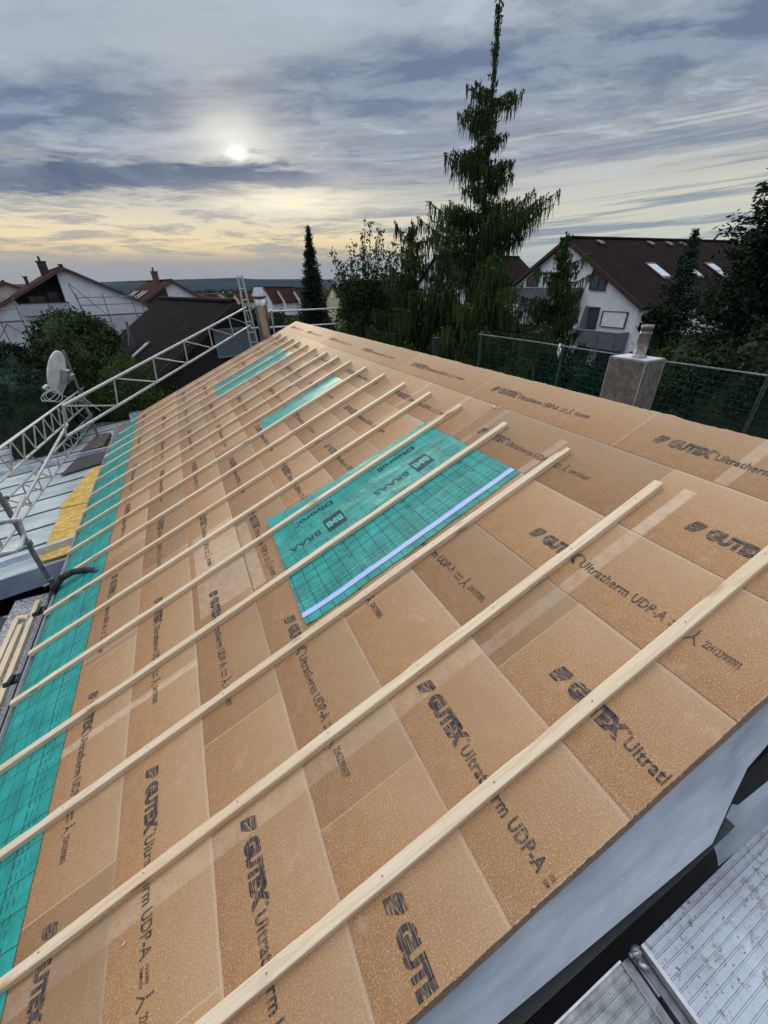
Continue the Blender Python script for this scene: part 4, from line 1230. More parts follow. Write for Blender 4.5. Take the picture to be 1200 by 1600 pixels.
def house(name, label, P, az, L, hr, zr, hl, zl, wallm, roofm, ov=0.25, group=None, vergem=None, wall=None, zb=0.0):
    """gable-ended house; local x = across the gable, y = along the ridge (away from the near gable), z = height"""
    root = empty(name, (P[0], P[1], 0), -R_(az), label, 'house', group)
    zp = P[2]
    mb = MB()
    kr = (zp - zr) / hr; kl = (zp - zl) / hl
    g = wall or [(-hl + 0.35, zb), (hr - 0.35, zb), (hr - 0.35, zr + kr * 0.35 - 0.16), (0, zp - 0.16), (-hl + 0.35, zl + kl * 0.35 - 0.16)]
    mb.prism([(a, 0, z) for a, z in g][::-1], (0, 0.3, 0))
    g2 = [(-hl + 0.35, zb), (hr - 0.35, zb), (hr - 0.35, zr + kr * 0.35 - 0.16), (0, zp - 0.16), (-hl + 0.35, zl + kl * 0.35 - 0.16)]
    mb.prism([(a, L - 0.3, z) for a, z in g2][::-1], (0, 0.3, 0))
    mb.box((hr - 0.65, 0.301, zb), (hr - 0.35, L - 0.301, zr + kr * 0.3 - 0.2)); mb.box((-hl + 0.35, 0.301, zb), (-hl + 0.65, L - 0.301, zl + kl * 0.3 - 0.2))
    mb.build('wall', wallm, root)
    for h, z, sg in ((hr, zr, 1), (hl, zl, -1)):
        mb = MB(); n = math.hypot(h, zp - z)
        q = [(0.004 * sg, -ov, zp), (sg * h, -ov, z), (sg * h, L + ov, z), (0.004 * sg, L + ov, zp)]
        mb.prism(q if sg > 0 else q[::-1], (0, 0, -0.14))
        mb.build('roof_slope', roofm, root, uvf=lambda co, h=h: (co.y, math.sqrt(co.x * co.x + (zp - co.z) ** 2)))
        mb = MB(); mb.prism([(0.0, -ov - 0.03, zp + 0.02), (sg * h, -ov - 0.03, z + 0.02), (sg * h, -ov - 0.03, z - 0.20), (0.0, -ov - 0.03, zp - 0.20)], (0, 0.028, 0))
        mb.build('verge_board', vergem or M_verge, root)
    mb = MB(); mb.tube((0, -ov, zp + 0.02), (0, L + ov, zp + 0.02), 0.09, 8); mb.build('ridge_tiles', roofm, root, uvf=lambda co: (co.y, 0.1))
    return root


def window(root, s0, s1, z0, z1, y=-0.03, frame=None, pane=None, mullions=1, poly=None):
    fr = frame or M_frame; kk = 0.94 if pane is M_shut else 0.88
    mb = MB(); w = 0.06
    pts = poly or [(s0, z0), (s0, z1), (s1, z1), (s1, z0)]
    cx = sum(p[0] for p in pts) / len(pts); cy = sum(p[1] for p in pts) / len(pts)
    inn = [(cx + (a - cx) * kk, cy + (b - cy) * kk) for a, b in pts]
    for k in range(len(pts)):
        q = (k + 1) % len(pts)
        mb.prism([(pts[k][0], y - 0.05, pts[k][1]), (pts[q][0], y - 0.05, pts[q][1]), (inn[q][0], y - 0.05, inn[q][1]), (inn[k][0], y - 0.05, inn[k][1])], (0, 0.07, 0))
    for m in range(mullions):
        x = s0 + (s1 - s0) * (m + 1) / (mullions + 1); mb.box((x - w / 2, y - 0.045, z0 + 0.03), (x + w / 2, y + 0.01, min(z1, z1) - 0.05))
    f = mb.build('window', fr, root)
    mb = MB(); mb.prism([(a, y - 0.012, b) for a, b in inn], (0, 0.02, 0)); mb.build('pane', pane or M_glass, f)
    return f


def skylight(root, sg, h, zp, z, y0, y1, d0, d1, m=None):
    """lying on a slope: d = fraction down the slope"""
    def p(y, d, up): return (sg * h * d, y, zp + (z - zp) * d + up)
    mb = MB(); mb.prism([p(y0, d0, 0.03), p(y1, d0, 0.03), p(y1, d1, 0.03), p(y0, d1, 0.03)], (0, 0, 0.06)); f = mb.build('skylight', M_verge, root)
    e = 0.06; dd = (d1 - d0) * 0.12
    mb = MB(); mb.prism([p(y0 + e, d0 + dd, 0.092), p(y1 - e, d0 + dd, 0.092), p(y1 - e, d1 - dd, 0.092), p(y0 + e, d1 - dd, 0.092)], (0, 0, 0.01)); mb.build('pane', m or M_sky, f)


def stack(root, x, y, z0, z1, w=0.45, m=None, pots=1):
    mb = MB(); mb.box((x - w / 2, y - w / 2, z0), (x + w / 2, y + w / 2, z1)); mb.box((x - w / 2 - 0.06, y - w / 2 - 0.06, z1 + 0.002), (x + w / 2 + 0.06, y + w / 2 + 0.06, z1 + 0.08))
    for k in range(pots): mb.tube((x + k * 0.2 - 0.05, y, z1 + 0.08), (x + k * 0.2 - 0.05, y, z1 + 0.42), 0.09, 8)
    mb.build('chimney', m or M_clad, root)


# near-left white house with a loggia and scaffolding on its gable
hz = lambda s: 8.86 - 0.51 * abs(s)
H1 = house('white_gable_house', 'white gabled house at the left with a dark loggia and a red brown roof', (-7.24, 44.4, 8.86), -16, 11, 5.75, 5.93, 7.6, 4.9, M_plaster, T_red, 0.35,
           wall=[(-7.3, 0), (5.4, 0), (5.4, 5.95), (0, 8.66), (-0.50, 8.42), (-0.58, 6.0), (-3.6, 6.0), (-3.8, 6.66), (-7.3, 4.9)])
mb = MB(); mb.prism([(-0.45, 1.7, 8.4), (-0.50, 1.7, 5.8), (-3.9, 1.7, 5.8), (-3.9, 1.7, 6.8)], (0, 0.2, 0)); mb.box((-3.9, 0.31, 5.78), (-0.5, 1.7, 5.9))
mb.prism([(-0.52, 0.301, 8.38), (-0.55, 0.301, 5.9), (-0.55, 1.7, 5.9), (-0.52, 1.7, 8.38)], (-0.06, 0, 0)); mb.build('loggia', M_clad, H1)
window(H1, -1.5, -0.75, 5.95, 7.2, 1.64, pane=M_glass); window(H1, -2.9, -1.7, 5.95, 6.9, 1.64, pane=M_glass)
mb = MB(); mb.box((-3.65, -0.5, 5.55), (-0.45, -0.38, 6.36)); mb.box((-3.6, -0.379, 5.55), (-0.5, -0.01, 5.66)); mb.build('balcony', mat('pale_parapet', (0.42, 0.44, 0.47), 0.8), H1)
mb = MB(); mb.box((-3.68, -0.52, 6.362), (-0.42, -0.36, 6.43)); mb.build('handrail', M_verge, H1)
stack(H1, -0.85, 4.2, 7.6, 9.35, 0.6, M_clad, 1); stack(H1, -2.2, 6.4, 7.2, 8.3, 0.25, M_clad, 0); stack(H1, -0.05, 0.1, 8.8, 8.98, 0.2, M_clad, 0)
skylight(H1, -1, 7.6, 8.86, 4.9, 1.6, 2.6, 0.48, 0.70); skylight(H1, -1, 7.6, 8.86, 4.9, 3.6, 4.4, 0.42, 0.58)
SC = empty('facade_scaffold', (H1.location.x, H1.location.y, 0), H1.rotation_euler.z, 'thin grey facade scaffold on the white gable wall at the left', 'scaffold')
def sct(name, pts, r=0.035):
    mb = MB()
    for a, b in pts: mb.tube(a, b, r, 6)
    return mb.build(name, M_steel, SC)
for s in (0.15, 2.0, 4.1, 4.8): sct('standard', [((s, -1.0, 0), (s, -1.0, 7.0 if s < 4.5 else 6.3))])
sct('diagonal_brace', [((-0.05, -1.0, 7.7), (2.0, -1.0, 5.2))]); sct('diagonal_brace', [((4.1, -1.0, 5.2), (5.6, -1.0, 4.6))]); sct('diagonal_brace', [((-0.1, -1.0, 7.7), (0.4, -1.0, 5.0))])
for z in (6.70, 6.15): sct('guard_rail', [((0.15, -1.0, z), (4.6, -1.0, z))])
mb = MB(); mb.box((0.1, -1.4, 5.30), (4.8, -0.6, 5.40)); mb.build('deck', mat('brown_deck', (0.14, 0.10, 0.085), 0.8), SC)
sct('standard', [((-5.2, -1.0, 0), (-5.2, -1.0, 6.6))]); sct('standard', [((-3.9, -1.0, 0), (-3.9, -1.0, 6.9))]); sct('guard_rail', [((-5.2, -1.0, 6.1), (-3.9, -1.0, 6.1))])
sct('diagonal_brace', [((-5.9, -1, 3.9), (-4.9, -1, 5.1))]); sct('diagonal_brace', [((-3.4, -1, 3.5), (-4.9, -1, 5.1))])
mb = MB(); mb.box((-5.3, -1.4, 5.2), (-3.8, -0.6, 5.3)); mb.build('deck', MATS['brown_deck'], SC)

H0 = house('cream_house', 'cream gabled house peeking in at the far left edge', (-13.8, 54, 8.1), -16, 9, 4.6, 5.9, 4.6, 5.9, mat('cream_plaster', (0.60, 0.55, 0.45), 0.9), T_brown)
window(H0, -0.6, 1.2, 5.6, 6.7); stack(H0, 2.9, 2.0, 6.4, 8.0, 0.8)

# second house behind, with four skylights
H2 = house('brown_roof_house', 'white house with brown roof and four bright skylights behind the black roof', (0.51, 50, 7.95), -18, 7.6, 3.35, 5.85, 4.0, 5.75, M_plaster, T_brown, 0.3)
mb = MB(); mb.prism([(-0.75, -0.03, 7.33), (-0.45, -0.03, 5.2), (-3.0, -0.03, 5.2), (-3.0, -0.03, 6.15)][::-1], (0, 0.028, 0)); mb.build('cladding', M_clad, H2)
for y in (2.0, 3.1, 5.3, 6.3): skylight(H2, -1, 4.0, 7.95, 5.75, y, y + 0.55, 0.42, 0.78)
stack(H2, -0.5, 2.9, 7.2, 8.7, 0.5, mat('brick_stack', (0.14, 0.07, 0.05), 0.9)); stack(H2, 3.3, -1.0, 4, 6.6, 0.9, MATS['brick_stack'], 0)

# black-roofed house close behind the girder
H4 = house('black_roof_house', 'house with a black brown tiled roof and dark timber gable behind the long girder', (1.84, 15.9, 6.77), -14.2, 9.2, 3.2, 4.7, 3.25, 4.62, mat('black_timber', (0.020, 0.019, 0.020), 0.85, nscale=14, var=0.5), T_dark, 0.3,
           vergem=mat('black_verge', (0.015, 0.014, 0.015), 0.7))
skylight(H4, -1, 3.25, 6.77, 4.62, 3.4, 3.85, 0.66, 0.92)
wn = empty  # (the two blinded windows share one frame)
mb = MB()
for a, b in ((-0.80, 0.02), (0.05, 0.60)):
    mb.box((a - 0.03, -0.07, 5.05), (b + 0.03, -0.02, 5.10)); mb.box((a - 0.03, -0.07, 5.93), (b + 0.03, -0.02, 5.98)); mb.box((a - 0.03, -0.07, 5.102), (a + 0.02, -0.02, 5.928)); mb.box((b - 0.02, -0.07, 5.102), (b + 0.03, -0.02, 5.928))
f = mb.build('window', mat('grey_frame', (0.20, 0.22, 0.25), 0.5), H4)


def m_blind(t, b):
    tc = t.new('ShaderNodeTexCoord').outputs['Object']; x = t.sep(tc)[0]
    fr = t.math('FRACT', t.mul(x, 16.0))
    t.l.new(t.ramp(fr, [(0.0, (0.03, 0.05, 0.06)), (0.4, (0.10, 0.15, 0.17)), (0.8, (0.17, 0.23, 0.25)), (1, (0.04, 0.06, 0.07))]), b.inputs['Base Color']); b.inputs['Roughness'].default_value = 0.4


for a, b in ((-0.78, 0.0), (0.07, 0.58)):
    mb = MB(); mb.box((a, -0.045, 5.10), (b, -0.03, 5.93)); mb.build('blind', mat('vertical_blind', build=m_blind), f)
mb = MB(); mb.tube((-2.5, 5.0, 5.0), (-2.5, 5.0, 6.1), 0.05, 8); mb.tube((-2.5, 5.0, 5.9), (-2.7, 4.8, 5.2), 0.02, 6); mb.build('vent_pipe', M_steel, H4)

# row of stepped white houses
for k, (P, lab) in enumerate((((11.27, 58.9, 7.12), 'first stepped white row house with brown roof, beside the steel flue'), ((12.92, 58.6, 7.09), 'middle stepped white row house with brown roof'),
                              ((15.0, 58.3, 6.98), 'last stepped white row house, partly behind the slim spruce'))):
    h = house('row_house', lab, P, 70, 1.95 if k == 0 else 2.3, 1.7, 5.45, 1.5, 5.5, M_plaster, T_brown, 0.06, 'stepped white row houses in the distance', zb=0)
    window(h, 0.35, 1.0, 3.6, 4.5, frame=M_wframe); window(h, -0.2, 0.25, 5.2, 5.8, frame=M_wframe, mullions=0)
    mb = MB(); mb.box((1.36, 0.5, 3.5), (2.1, 1.8, 3.9)); mb.build('balcony', M_grey, h)
H5 = house('yellow_house', 'small pale yellow gabled house with white chimney beside the slim spruce', (15.77, 45.3, 7.19), 70, 5.5, 1.55, 5.75, 1.45, 5.85, mat('yellow_plaster', (0.60, 0.54, 0.33), 0.9), T_maroon, 0.06)
window(H5, -0.18, 0.22, 6.05, 6.62, frame=M_wframe, pane=M_shut, mullions=0); stack(H5, 0.0, 0.7, 7.0, 7.85, 0.42, mat('white_stack', (0.5, 0.5, 0.48), 0.8), 1)
H6b = house('red_roof_cottage', 'small cream cottage with a red brown roof in front of the distant town', (11.3, 89.3, 6.35), 70, 4, 2.1, 4.9, 2.4, 4.8, MATS['cream_plaster'], T_red, 0.1)
window(H6b, -0.5, 0.3, 4.4, 5.2, frame=M_wframe)

# big apartment house on the right
HR = house('white_apartment_house', 'large white apartment house with maroon roof and grey balconies on the right', (20.56, 19.0, 9.21), 93.2, 14.5, 5.7, 6.05, 5.7, 6.25, M_plaster, T_maroon, 0.22, vergem=mat('red_verge', (0.050, 0.018, 0.012), 0.8))
window(HR, 2.12, 3.17, 6.76, 7.3, poly=[(2.12, 6.76), (2.12, 7.72), (3.17, 7.20), (3.17, 6.70)]); window(HR, -2.9, -1.85, 6.9, 7.4, poly=[(-2.9, 6.9), (-2.9, 7.32), (-1.85, 7.92), (-1.85, 6.9)])
window(HR, 3.35, 4.85, 5.06, 5.80, pane=M_shut, mullions=0); window(HR, 0.72, 1.75, 5.10, 5.76, frame=M_frame, pane=mat('pale_curtain', (0.45, 0.5, 0.58), 0.4), mullions=0)
window(HR, 2.4, 3.1, 4.55, 5.95, mullions=0); window(HR, -4.3, -3.3, 5.0, 5.75, pane=M_shut, mullions=0); window(HR, -0.6, 0.4, 5.05, 5.9, pane=M_glass)
window(HR, 2.2, 3.0, 2.9, 4.0); window(HR, 3.6, 5.0, 2.9, 3.9)
for s0, s1, z0, z1 in ((-3.5, 1.75, 5.98, 6.86), (2.25, 5.2, 4.12, 4.92), (1.9, 5.2, 2.1, 2.9), (-4.6, -0.4, 4.12, 4.9)):
    mb = MB()
    n = max(2, int((s1 - s0) / 0.8))
    for k in range(n):
        a = s0 + (s1 - s0) * k / n; b = s0 + (s1 - s0) * (k + 1) / n - 0.03; mb.box((a, -0.95, z0), (b, -0.91, z1 - 0.02))
    mb.box((s0, -0.905, z0 - 0.02), (s1, -0.035, z0 + 0.10)); mb.box((s0, -0.905, z0 + 0.102), (s0 + 0.04, -0.035, z1)); mb.box((s1 - 0.04, -0.905, z0 + 0.102), (s1, -0.035, z1))
    bl = mb.build('balcony', M_grey, HR)
    mb = MB(); mb.box((s0 - 0.02, -0.97, z1 - 0.018), (s1 + 0.02, -0.89, z1 + 0.03)); mb.build('handrail', M_galvl, bl)
for y0 in (3.3, 5.9, 8.2): skylight(HR, 1, 5.7, 9.21, 6.05, y0, y0 + 0.75, 0.42, 0.66)
for k, y in enumerate((1.6, 5.6, 7.2, 8.4)):
    mb = MB(); mb.prism([(0.35, y, 9.08), (0.7, y + 0.1, 8.89), (0.65, y + 0.42, 8.92), (0.4, y + 0.35, 9.05)], (0, 0, 0.06)); mb.build('vent_tile', mat('terracotta_vent', (0.22, 0.12, 0.08), 0.8), HR)
mb = MB(); mb.tube((2.75, -0.6, 4.2), (2.75, -0.6, 6.0), 0.03, 6); mb.lathe([(0.03, 1.85), (0.10, 1.75), (0.17, 1.2), (0.20, 0.75), (0.12, 0.70), (0.02, 0.7)], (2.75, -0.6, 4.2), 9)
pr = mb.build('parasol', mat('grey_canvas', (0.11, 0.10, 0.12), 0.9), None)
pr.matrix_world = Matrix.Translation(HR.location) @ Matrix.Rotation(-R_(93.2), 4, 'Z'); tag(pr, 'folded grey parasol standing on the lower balcony of the apartment house', 'parasol')
H7 = house('maroon_roof_house', 'white house with maroon roof behind the tall weeping conifer', (30.0, 33.5, 9.15), 268, 9, 3.6, 6.6, 3.6, 6.9, M_plaster, T_maroon)
window(H7, 1.0, 2.2, 4.8, 6.0)

# distant town ------------------------------------------------------------------
rg = random.Random(11)
TW = [mat('town_white', (0.62, 0.63, 0.62), 0.9), mat('town_cream', (0.55, 0.50, 0.40), 0.9), mat('town_grey', (0.42, 0.43, 0.45), 0.9)]
TR = [T_brown, T_red, T_dark]
place = ['left of the ladder frame', 'between the ladder frame and the spruce', 'right of the slim spruce', 'beyond the white gable']
for k in range(46):
    px = rg.uniform(165, 560); dist = rg.choice([130, 170, 220, 300, 420, 600]) * rg.uniform(0.85, 1.2)
    b = at(px, 470, dist); ztop = 4.5 + rg.uniform(-0.6, 0.8) - dist * 0.001
    w = rg.uniform(3.2, 5.0); nm = 'town_house'
    root = empty(nm, (b.x, b.y, 0), R_(rg.uniform(-60, 60)))
    mb = MB(); hh = ztop - rg.uniform(1.6, 2.3); L = rg.uniform(8, 13)
    g = [(-w, 0), (w, 0), (w, hh), (0, ztop - 0.1), (-w, hh)]
    mb.prism([(a, -L / 2, z) for a, z in g][::-1], (0, L, 0)); wm = rg.randrange(3); mb.build('wall', TW[wm], root)
    rm = rg.randrange(3)
    mb = MB()
    for sg in (1, -1):
        q = [(0.004 * sg, -L / 2 - 0.3, ztop + 0.1), (sg * (w + 0.4), -L / 2 - 0.3, hh - 0.1), (sg * (w + 0.4), L / 2 + 0.3, hh - 0.1), (0.004 * sg, L / 2 + 0.3, ztop + 0.1)]
        mb.prism(q if sg > 0 else q[::-1], (0, 0, -0.15))
    mb.build('roof', TR[rm], root, uvf=lambda co: (co.y, co.x))
    tag(root, '%s house with %s roof in the distant town' % (['white', 'cream', 'grey'][wm], ['brown', 'red', 'dark'][rm]), 'house', 'houses of the distant town')

# ------------------------------------------------------------------ ground and hills
def m_ground(t, b):
    tc = t.new('ShaderNodeTexCoord').outputs['Object']
    n = t.noise(tc, 0.02, 8, 0.65); n2 = t.noise(tc, 0.6, 6, 0.6)
    c = t.ramp(n, [(0.35, (0.022, 0.035, 0.018)), (0.5, (0.045, 0.055, 0.028)), (0.62, (0.10, 0.095, 0.05)), (0.7, (0.05, 0.065, 0.03))])
    c = t.mix(t.step(n2, 0.3, 0.7, 0.0, 0.5), c, (0.02, 0.03, 0.015))
    t.l.new(c, b.inputs['Base Color']); b.inputs['Roughness'].default_value = 1.0; b.inputs['Specular IOR Level'].default_value = 0.0


mb = MB(); G = 2900
mb.grid(lambda s, t: (-G + 2 * G * s, -G + 2 * G * t, 0), 12, 12)
tag(mb.build('ground', mat('ground_grass', build=m_ground)), None, None, None, 'structure')


def m_hill(t, b):
    tc = t.new('ShaderNodeTexCoord').outputs['Object']
    n = t.noise(t.mapping(tc, scale=(1, 1, 5)), 0.004, 8, 0.7)
    t.l.new(t.ramp(n, [(0.35, (0.022, 0.036, 0.050)), (0.55, (0.034, 0.052, 0.064)), (0.68, (0.05, 0.07, 0.07))]), b.inputs['Base Color']); b.inputs['Roughness'].default_value = 1.0; b.inputs['Specular IOR Level'].default_value = 0.0  # bluish ramp stands in for haze over the distant woods


hp_ = [(-700, 441), (-200, 443), (0, 445), (100, 442.5), (160, 441), (220, 438.5), (300, 436.5), (365, 434.5), (400, 436.5), (470, 436.5), (560, 437), (640, 438), (760, 436), (900, 434), (1200, 432), (1600, 425)]
tops = []
for x, y in hp_:
    d = raydir(x, y); f = 2100 / math.hypot(d.x, d.y); tops.append(EYE + d * f)


def hillf(s, t):
    k = s * (len(tops) - 1); i = min(int(k), len(tops) - 2); p = tops[i].lerp(tops[i + 1], k - i)
    q = Vector((p.x, p.y, 0)); L = q.length; q /= L
    r = 1000 + (L - 1000) * min(1, t / 0.7) if t <= 0.7 else L + (t - 0.7) * 2000
    h = (math.sin(min(1, t / 0.7) * math.pi / 2) ** 1.7) if t <= 0.7 else 1 - (t - 0.7) * 2
    n = mn.noise(Vector((p.x * 0.004, p.y * 0.004 + t * 3, 0))) * 4 * math.sin(min(1, t / 0.7) * math.pi)
    n += mn.noise(Vector((s * 260, t * 9, 3))) * 1.1
    return (q.x * r, q.y * r, p.z * h + n)


mb = MB(); mb.grid(hillf, 300, 14); tag(mb.build('hills', mat('wooded_hill', build=m_hill), smooth=True), None, None, None, 'structure')

# ------------------------------------------------------------------ vegetation
rs = np.random.RandomState(5)


def fol(name, dark, light, accent=None, rough=0.75):
    def f(t, b):
        tc = t.new('ShaderNodeTexCoord').outputs['Object']
        n = t.noise(tc, 1.3, 4, 0.6); n2 = t.noise(tc, 9.0, 3, 0.6)
        c = t.mix(t.step(t.add(t.mul(n, 0.6), t.mul(n2, 0.4)), 0.36, 0.62), dark, light)
        if accent: c = t.mix(t.step(n2, 0.60, 0.70, 0, 0.7), c, accent)
        t.l.new(c, b.inputs['Base Color']); b.inputs['Roughness'].default_value = rough; b.inputs['Specular IOR Level'].default_value = 0.08
    return mat(name, build=f)


F_weep = fol('weeping_green', (0.020, 0.040, 0.014), (0.055, 0.092, 0.024))
F_dark = fol('dark_conifer_green', (0.010, 0.020, 0.012), (0.027, 0.048, 0.024))
F_blue = fol('blue_green_shrub', (0.013, 0.028, 0.022), (0.030, 0.060, 0.044))
F_leaf = fol('leaf_green', (0.020, 0.038, 0.015), (0.045, 0.078, 0.026))
F_lite = fol('fresh_green', (0.026, 0.050, 0.014), (0.065, 0.105, 0.028))
F_yel = fol('olive_shrub', (0.018, 0.030, 0.010), (0.050, 0.058, 0.018), (0.085, 0.060, 0.02))
M_bark = mat('bark', (0.045, 0.035, 0.028), 0.9, nscale=6, var=0.4)


def mesh_np(name, V, F, material, parent):
    """V (n,3) vertices, F list of (m,k) index arrays"""
    me = bpy.data.meshes.new(name)
    me.vertices.add(len(V)); me.vertices.foreach_set('co', V.astype(np.float32).ravel())
    lt = np.concatenate([np.full(len(f), f.shape[1]) for f in F]); idx = np.concatenate([f.ravel() for f in F])
    me.loops.add(len(idx)); me.loops.foreach_set('vertex_index', idx.astype(np.int32))
    me.polygons.add(len(lt)); st = np.concatenate([[0], np.cumsum(lt)[:-1]])
    me.polygons.foreach_set('loop_start', st.astype(np.int32)); me.polygons.foreach_set('loop_total', lt.astype(np.int32))
    me.materials.append(material); me.update(calc_edges=True)
    o = bpy.data.objects.new(name, me); COL.objects.link(o)
    if parent is not None: o.parent = parent; o.location = -Vector(parent.location)
    return o


def leaves(C, size, D=None, ratio=0.45, spread=1.0):
    """leaf-shaped quads at C; D = preferred direction of the leaf's length"""
    n = len(C)
    A = rs.normal(size=(n, 3)) * spread
    if D is not None: A = A + D
    A /= np.linalg.norm(A, axis=1)[:, None] + 1e-9
    B = np.cross(A, rs.normal(size=(n, 3))); B /= np.linalg.norm(B, axis=1)[:, None] + 1e-9
    s = (size * rs.uniform(0.6, 1.35, n))[:, None]
    V = np.stack([C - A * s * 0.5, C + B * s * ratio * 0.5, C + A * s * 0.5, C - B * s * ratio * 0.5], 1).reshape(-1, 3)
    return V, np.arange(4 * n).reshape(-1, 4)


def tassels(C, L, w):
    """hanging ragged ribbons: C top points, L lengths"""
    n = len(C); a = rs.uniform(0, 6.283, n); H = np.stack([np.cos(a), np.sin(a), np.zeros(n)], 1)
    sw = rs.normal(size=(n, 3)) * 0.06; sw[:, 2] = 0
    W = (w * rs.uniform(0.6, 1.4, n))[:, None]; Lz = np.stack([np.zeros(n), np.zeros(n), L], 1)
    rows = []
    for f, ww in ((0, 0.5), (0.25, 1.0), (0.5, 0.55), (0.72, 0.75)):
        c = C - Lz * f + sw * f * L[:, None] * 2 + rs.normal(size=(n, 3)) * 0.008
        rows += [c - H * W * ww * 0.5, c + H * W * ww * 0.5]
    rows.append(C - Lz + sw * L[:, None] * 2)
    V = np.stack(rows, 1).reshape(-1, 3); b = np.arange(n)[:, None] * 9
    Q = np.concatenate([b + np.array([[0, 1, 3, 2]]), b + np.array([[2, 3, 5, 4]]), b + np.array([[4, 5, 7, 6]])])
    return V, Q, b + np.array([[6, 7, 8]])


def trunk_path(base, top, bend=0.0, n=10):
    return [base.lerp(top, k / n) + Vector((bend * math.sin(k / n * 3.1), bend * 0.6 * math.sin(k / n * 4), 0)) for k in range(n + 1)]


def weeping(label, base, top, prof, nb, zmin, expl=(), dens=34, tl=(0.25, 0.6), tw=0.040, bend=0.1, r0=0.16, material=None, zpow=1.0):
    root = empty('weeping_conifer', (base.x, base.y, 0), 0, label, 'tree', 'drooping conifers'); ro = -Vector(root.location)
    tp = trunk_path(Vector((base.x, base.y, 0)), top, bend, 14)
    mb = MB(); mb.path(tp, r0, 8, 0.012); mb.build('trunk', M_bark, root).location = ro

    def tpos(z):
        f = max(0, min(1, z / top.z)) * 14; i = min(int(f), 13); return tp[i].lerp(tp[i + 1], f - i)
    br = []
    for k in range(nb):
        z = zmin + (top.z - zmin) * (1 - (1 - (k + rs.uniform(0, 1)) / nb) ** zpow); z = min(z, top.z - 0.15)
        L = prof((top.z - z)) * rs.uniform(0.55, 1.1); br.append((z, rs.uniform(0, 6.283), L, rs.uniform(0.05, 0.45)))
    br += list(expl)
    bm_ = MB(); Cs = []; Ls = []
    for z, a, L, upc in br:
        p = tpos(z); d = Vector((math.cos(a), math.sin(a), 0)); pts = []
        for q in range(7):
            t = q / 6; pts.append(p + d * L * t + Vector((0, 0, L * (-0.35 * t + (0.35 + upc) * t * t - 0.28 * max(0, t - 0.8)))))
        bm_.path(pts, 0.012 + 0.016 * L, 5, 0.004)
        n = max(6, int(L * dens)); t = rs.uniform(0.08, 1.0, n) * 6
        i = np.minimum(t.astype(int), 5); fr = (t - i)[:, None]; P = np.array([tuple(x) for x in pts]); c = P[i] * (1 - fr) + P[i + 1] * fr
        side = np.array([-d.y, d.x, 0]); c = c + side * rs.normal(size=(n, 1)) * (0.05 + 0.10 * L * (1 - np.abs(t / 6 - 0.5))[:, None])
        l = rs.uniform(tl[0], tl[1], n) * (0.45 + 0.55 * np.sin(np.clip(t / 6, 0, 1) * 2.6)) * min(1.0, 0.35 + L * 0.6)
        Cs.append(c); Ls.append(l)
    # leader
    z = np.linspace(max(zmin, top.z - 3.2), top.z, 130); c = np.array([tuple(tpos(q)) for q in z]); Cs.append(c + rs.normal(size=c.shape) * 0.035); Ls.append(rs.uniform(0.12, 0.42, 130) * np.clip((top.z - z) * 1.0 + 0.35, 0.3, 1))
    C = np.concatenate(Cs); L = np.concatenate(Ls)
    V, Q, T = tassels(C, L, tw)
    # scale sprays along the branches
    V2, Q2 = leaves(C + rs.normal(size=C.shape) * 0.02, 0.09, np.array([[0, 0, -0.6]]), 0.4)
    bm_.build('limbs', M_bark, root).location = ro
    mesh_np('crown', np.concatenate([V, V2]), [Q, T, Q2 + len(V)], material or F_weep, root)
    return root


def pxtop(x, y, dist): return at(x, y, dist)


def side_dir(px_, sign):
    """azimuth angle (math) pointing sideways as seen from the viewpoint: a real direction in the plane of the tree's widest reach"""
    d = raydir(px_, 450); a = math.atan2(d.y, d.x); return a - sign * math.pi / 2


D1 = 14.0
top1 = at(783, -4, D1); base1 = at(748, 540, D1)
M1 = 57.0   # photo pixels per metre at that tree
ex = []


def zat(y): return at(762, y, D1).z


for y, L, sg, upc in ((150, 38, -1, 0.55), (163, 44, 1, 0.35), (188, 50, -1, 0.35), (200, 30, -1, 0.2), (226, 26, 1, 0.5), (240, 36, -1, 0.3), (262, 66, -1, 0.45), (270, 40, 1, 0.4), (292, 42, 1, 0.45),
                      (300, 36, -1, 0.3), (340, 92, -1, 0.42), (342, 112, 1, 0.42), (354, 104, 1, 0.36), (340, 60, -1, 0.4), (372, 108, -1, 0.45), (392, 70, 1, 0.5), (400, 92, -1, 0.5), (250, 52, -1, 0.4), (176, 34, -1, 0.4), (330, 50, 1, 0.4), (372, 60, 1, 0.4)):
    for q in range(4):
        ex.append((zat(y) + q * 0.035, side_dir(762, sg) + (0 if q == 0 else rs.uniform(-0.55, 0.55)), L / M1 * (1 - 0.13 * q), upc * 0.8))
weeping('tallest drooping conifer with a whip thin leader, rising behind the middle of the roof', base1, top1,
        lambda d: 0.0 if d < 1.9 else (0.22 + 0.17 * (d - 1.9) if d < 6.0 else min(2.5, 0.92 + 0.9 * (d - 6.0))), 230, 1.5, ex, dens=72, tl=(0.20, 0.60), tw=0.026, bend=-0.08, r0=0.2)
weeping('broad drooping conifer left of the tall one, with a forked top', at(668, 540, 12.5), at(642, 345, 12.5), lambda d: min(1.7, 0.10 + 0.52 * d), 120, 1.5,
        [(at(640, 380, 12.5).z, side_dir(640, 1), 0.9, 0.8), (at(640, 372, 12.5).z, side_dir(640, -1), 0.5, 0.9)], dens=75, tl=(0.25, 0.75), tw=0.032)
weeping('drooping conifer beside it with a bent pointed top', at(700, 560, 12.0), at(688, 378, 12.0), lambda d: min(1.9, 0.12 + 0.60 * d), 110, 1.5, dens=75, tl=(0.25, 0.75), tw=0.032)
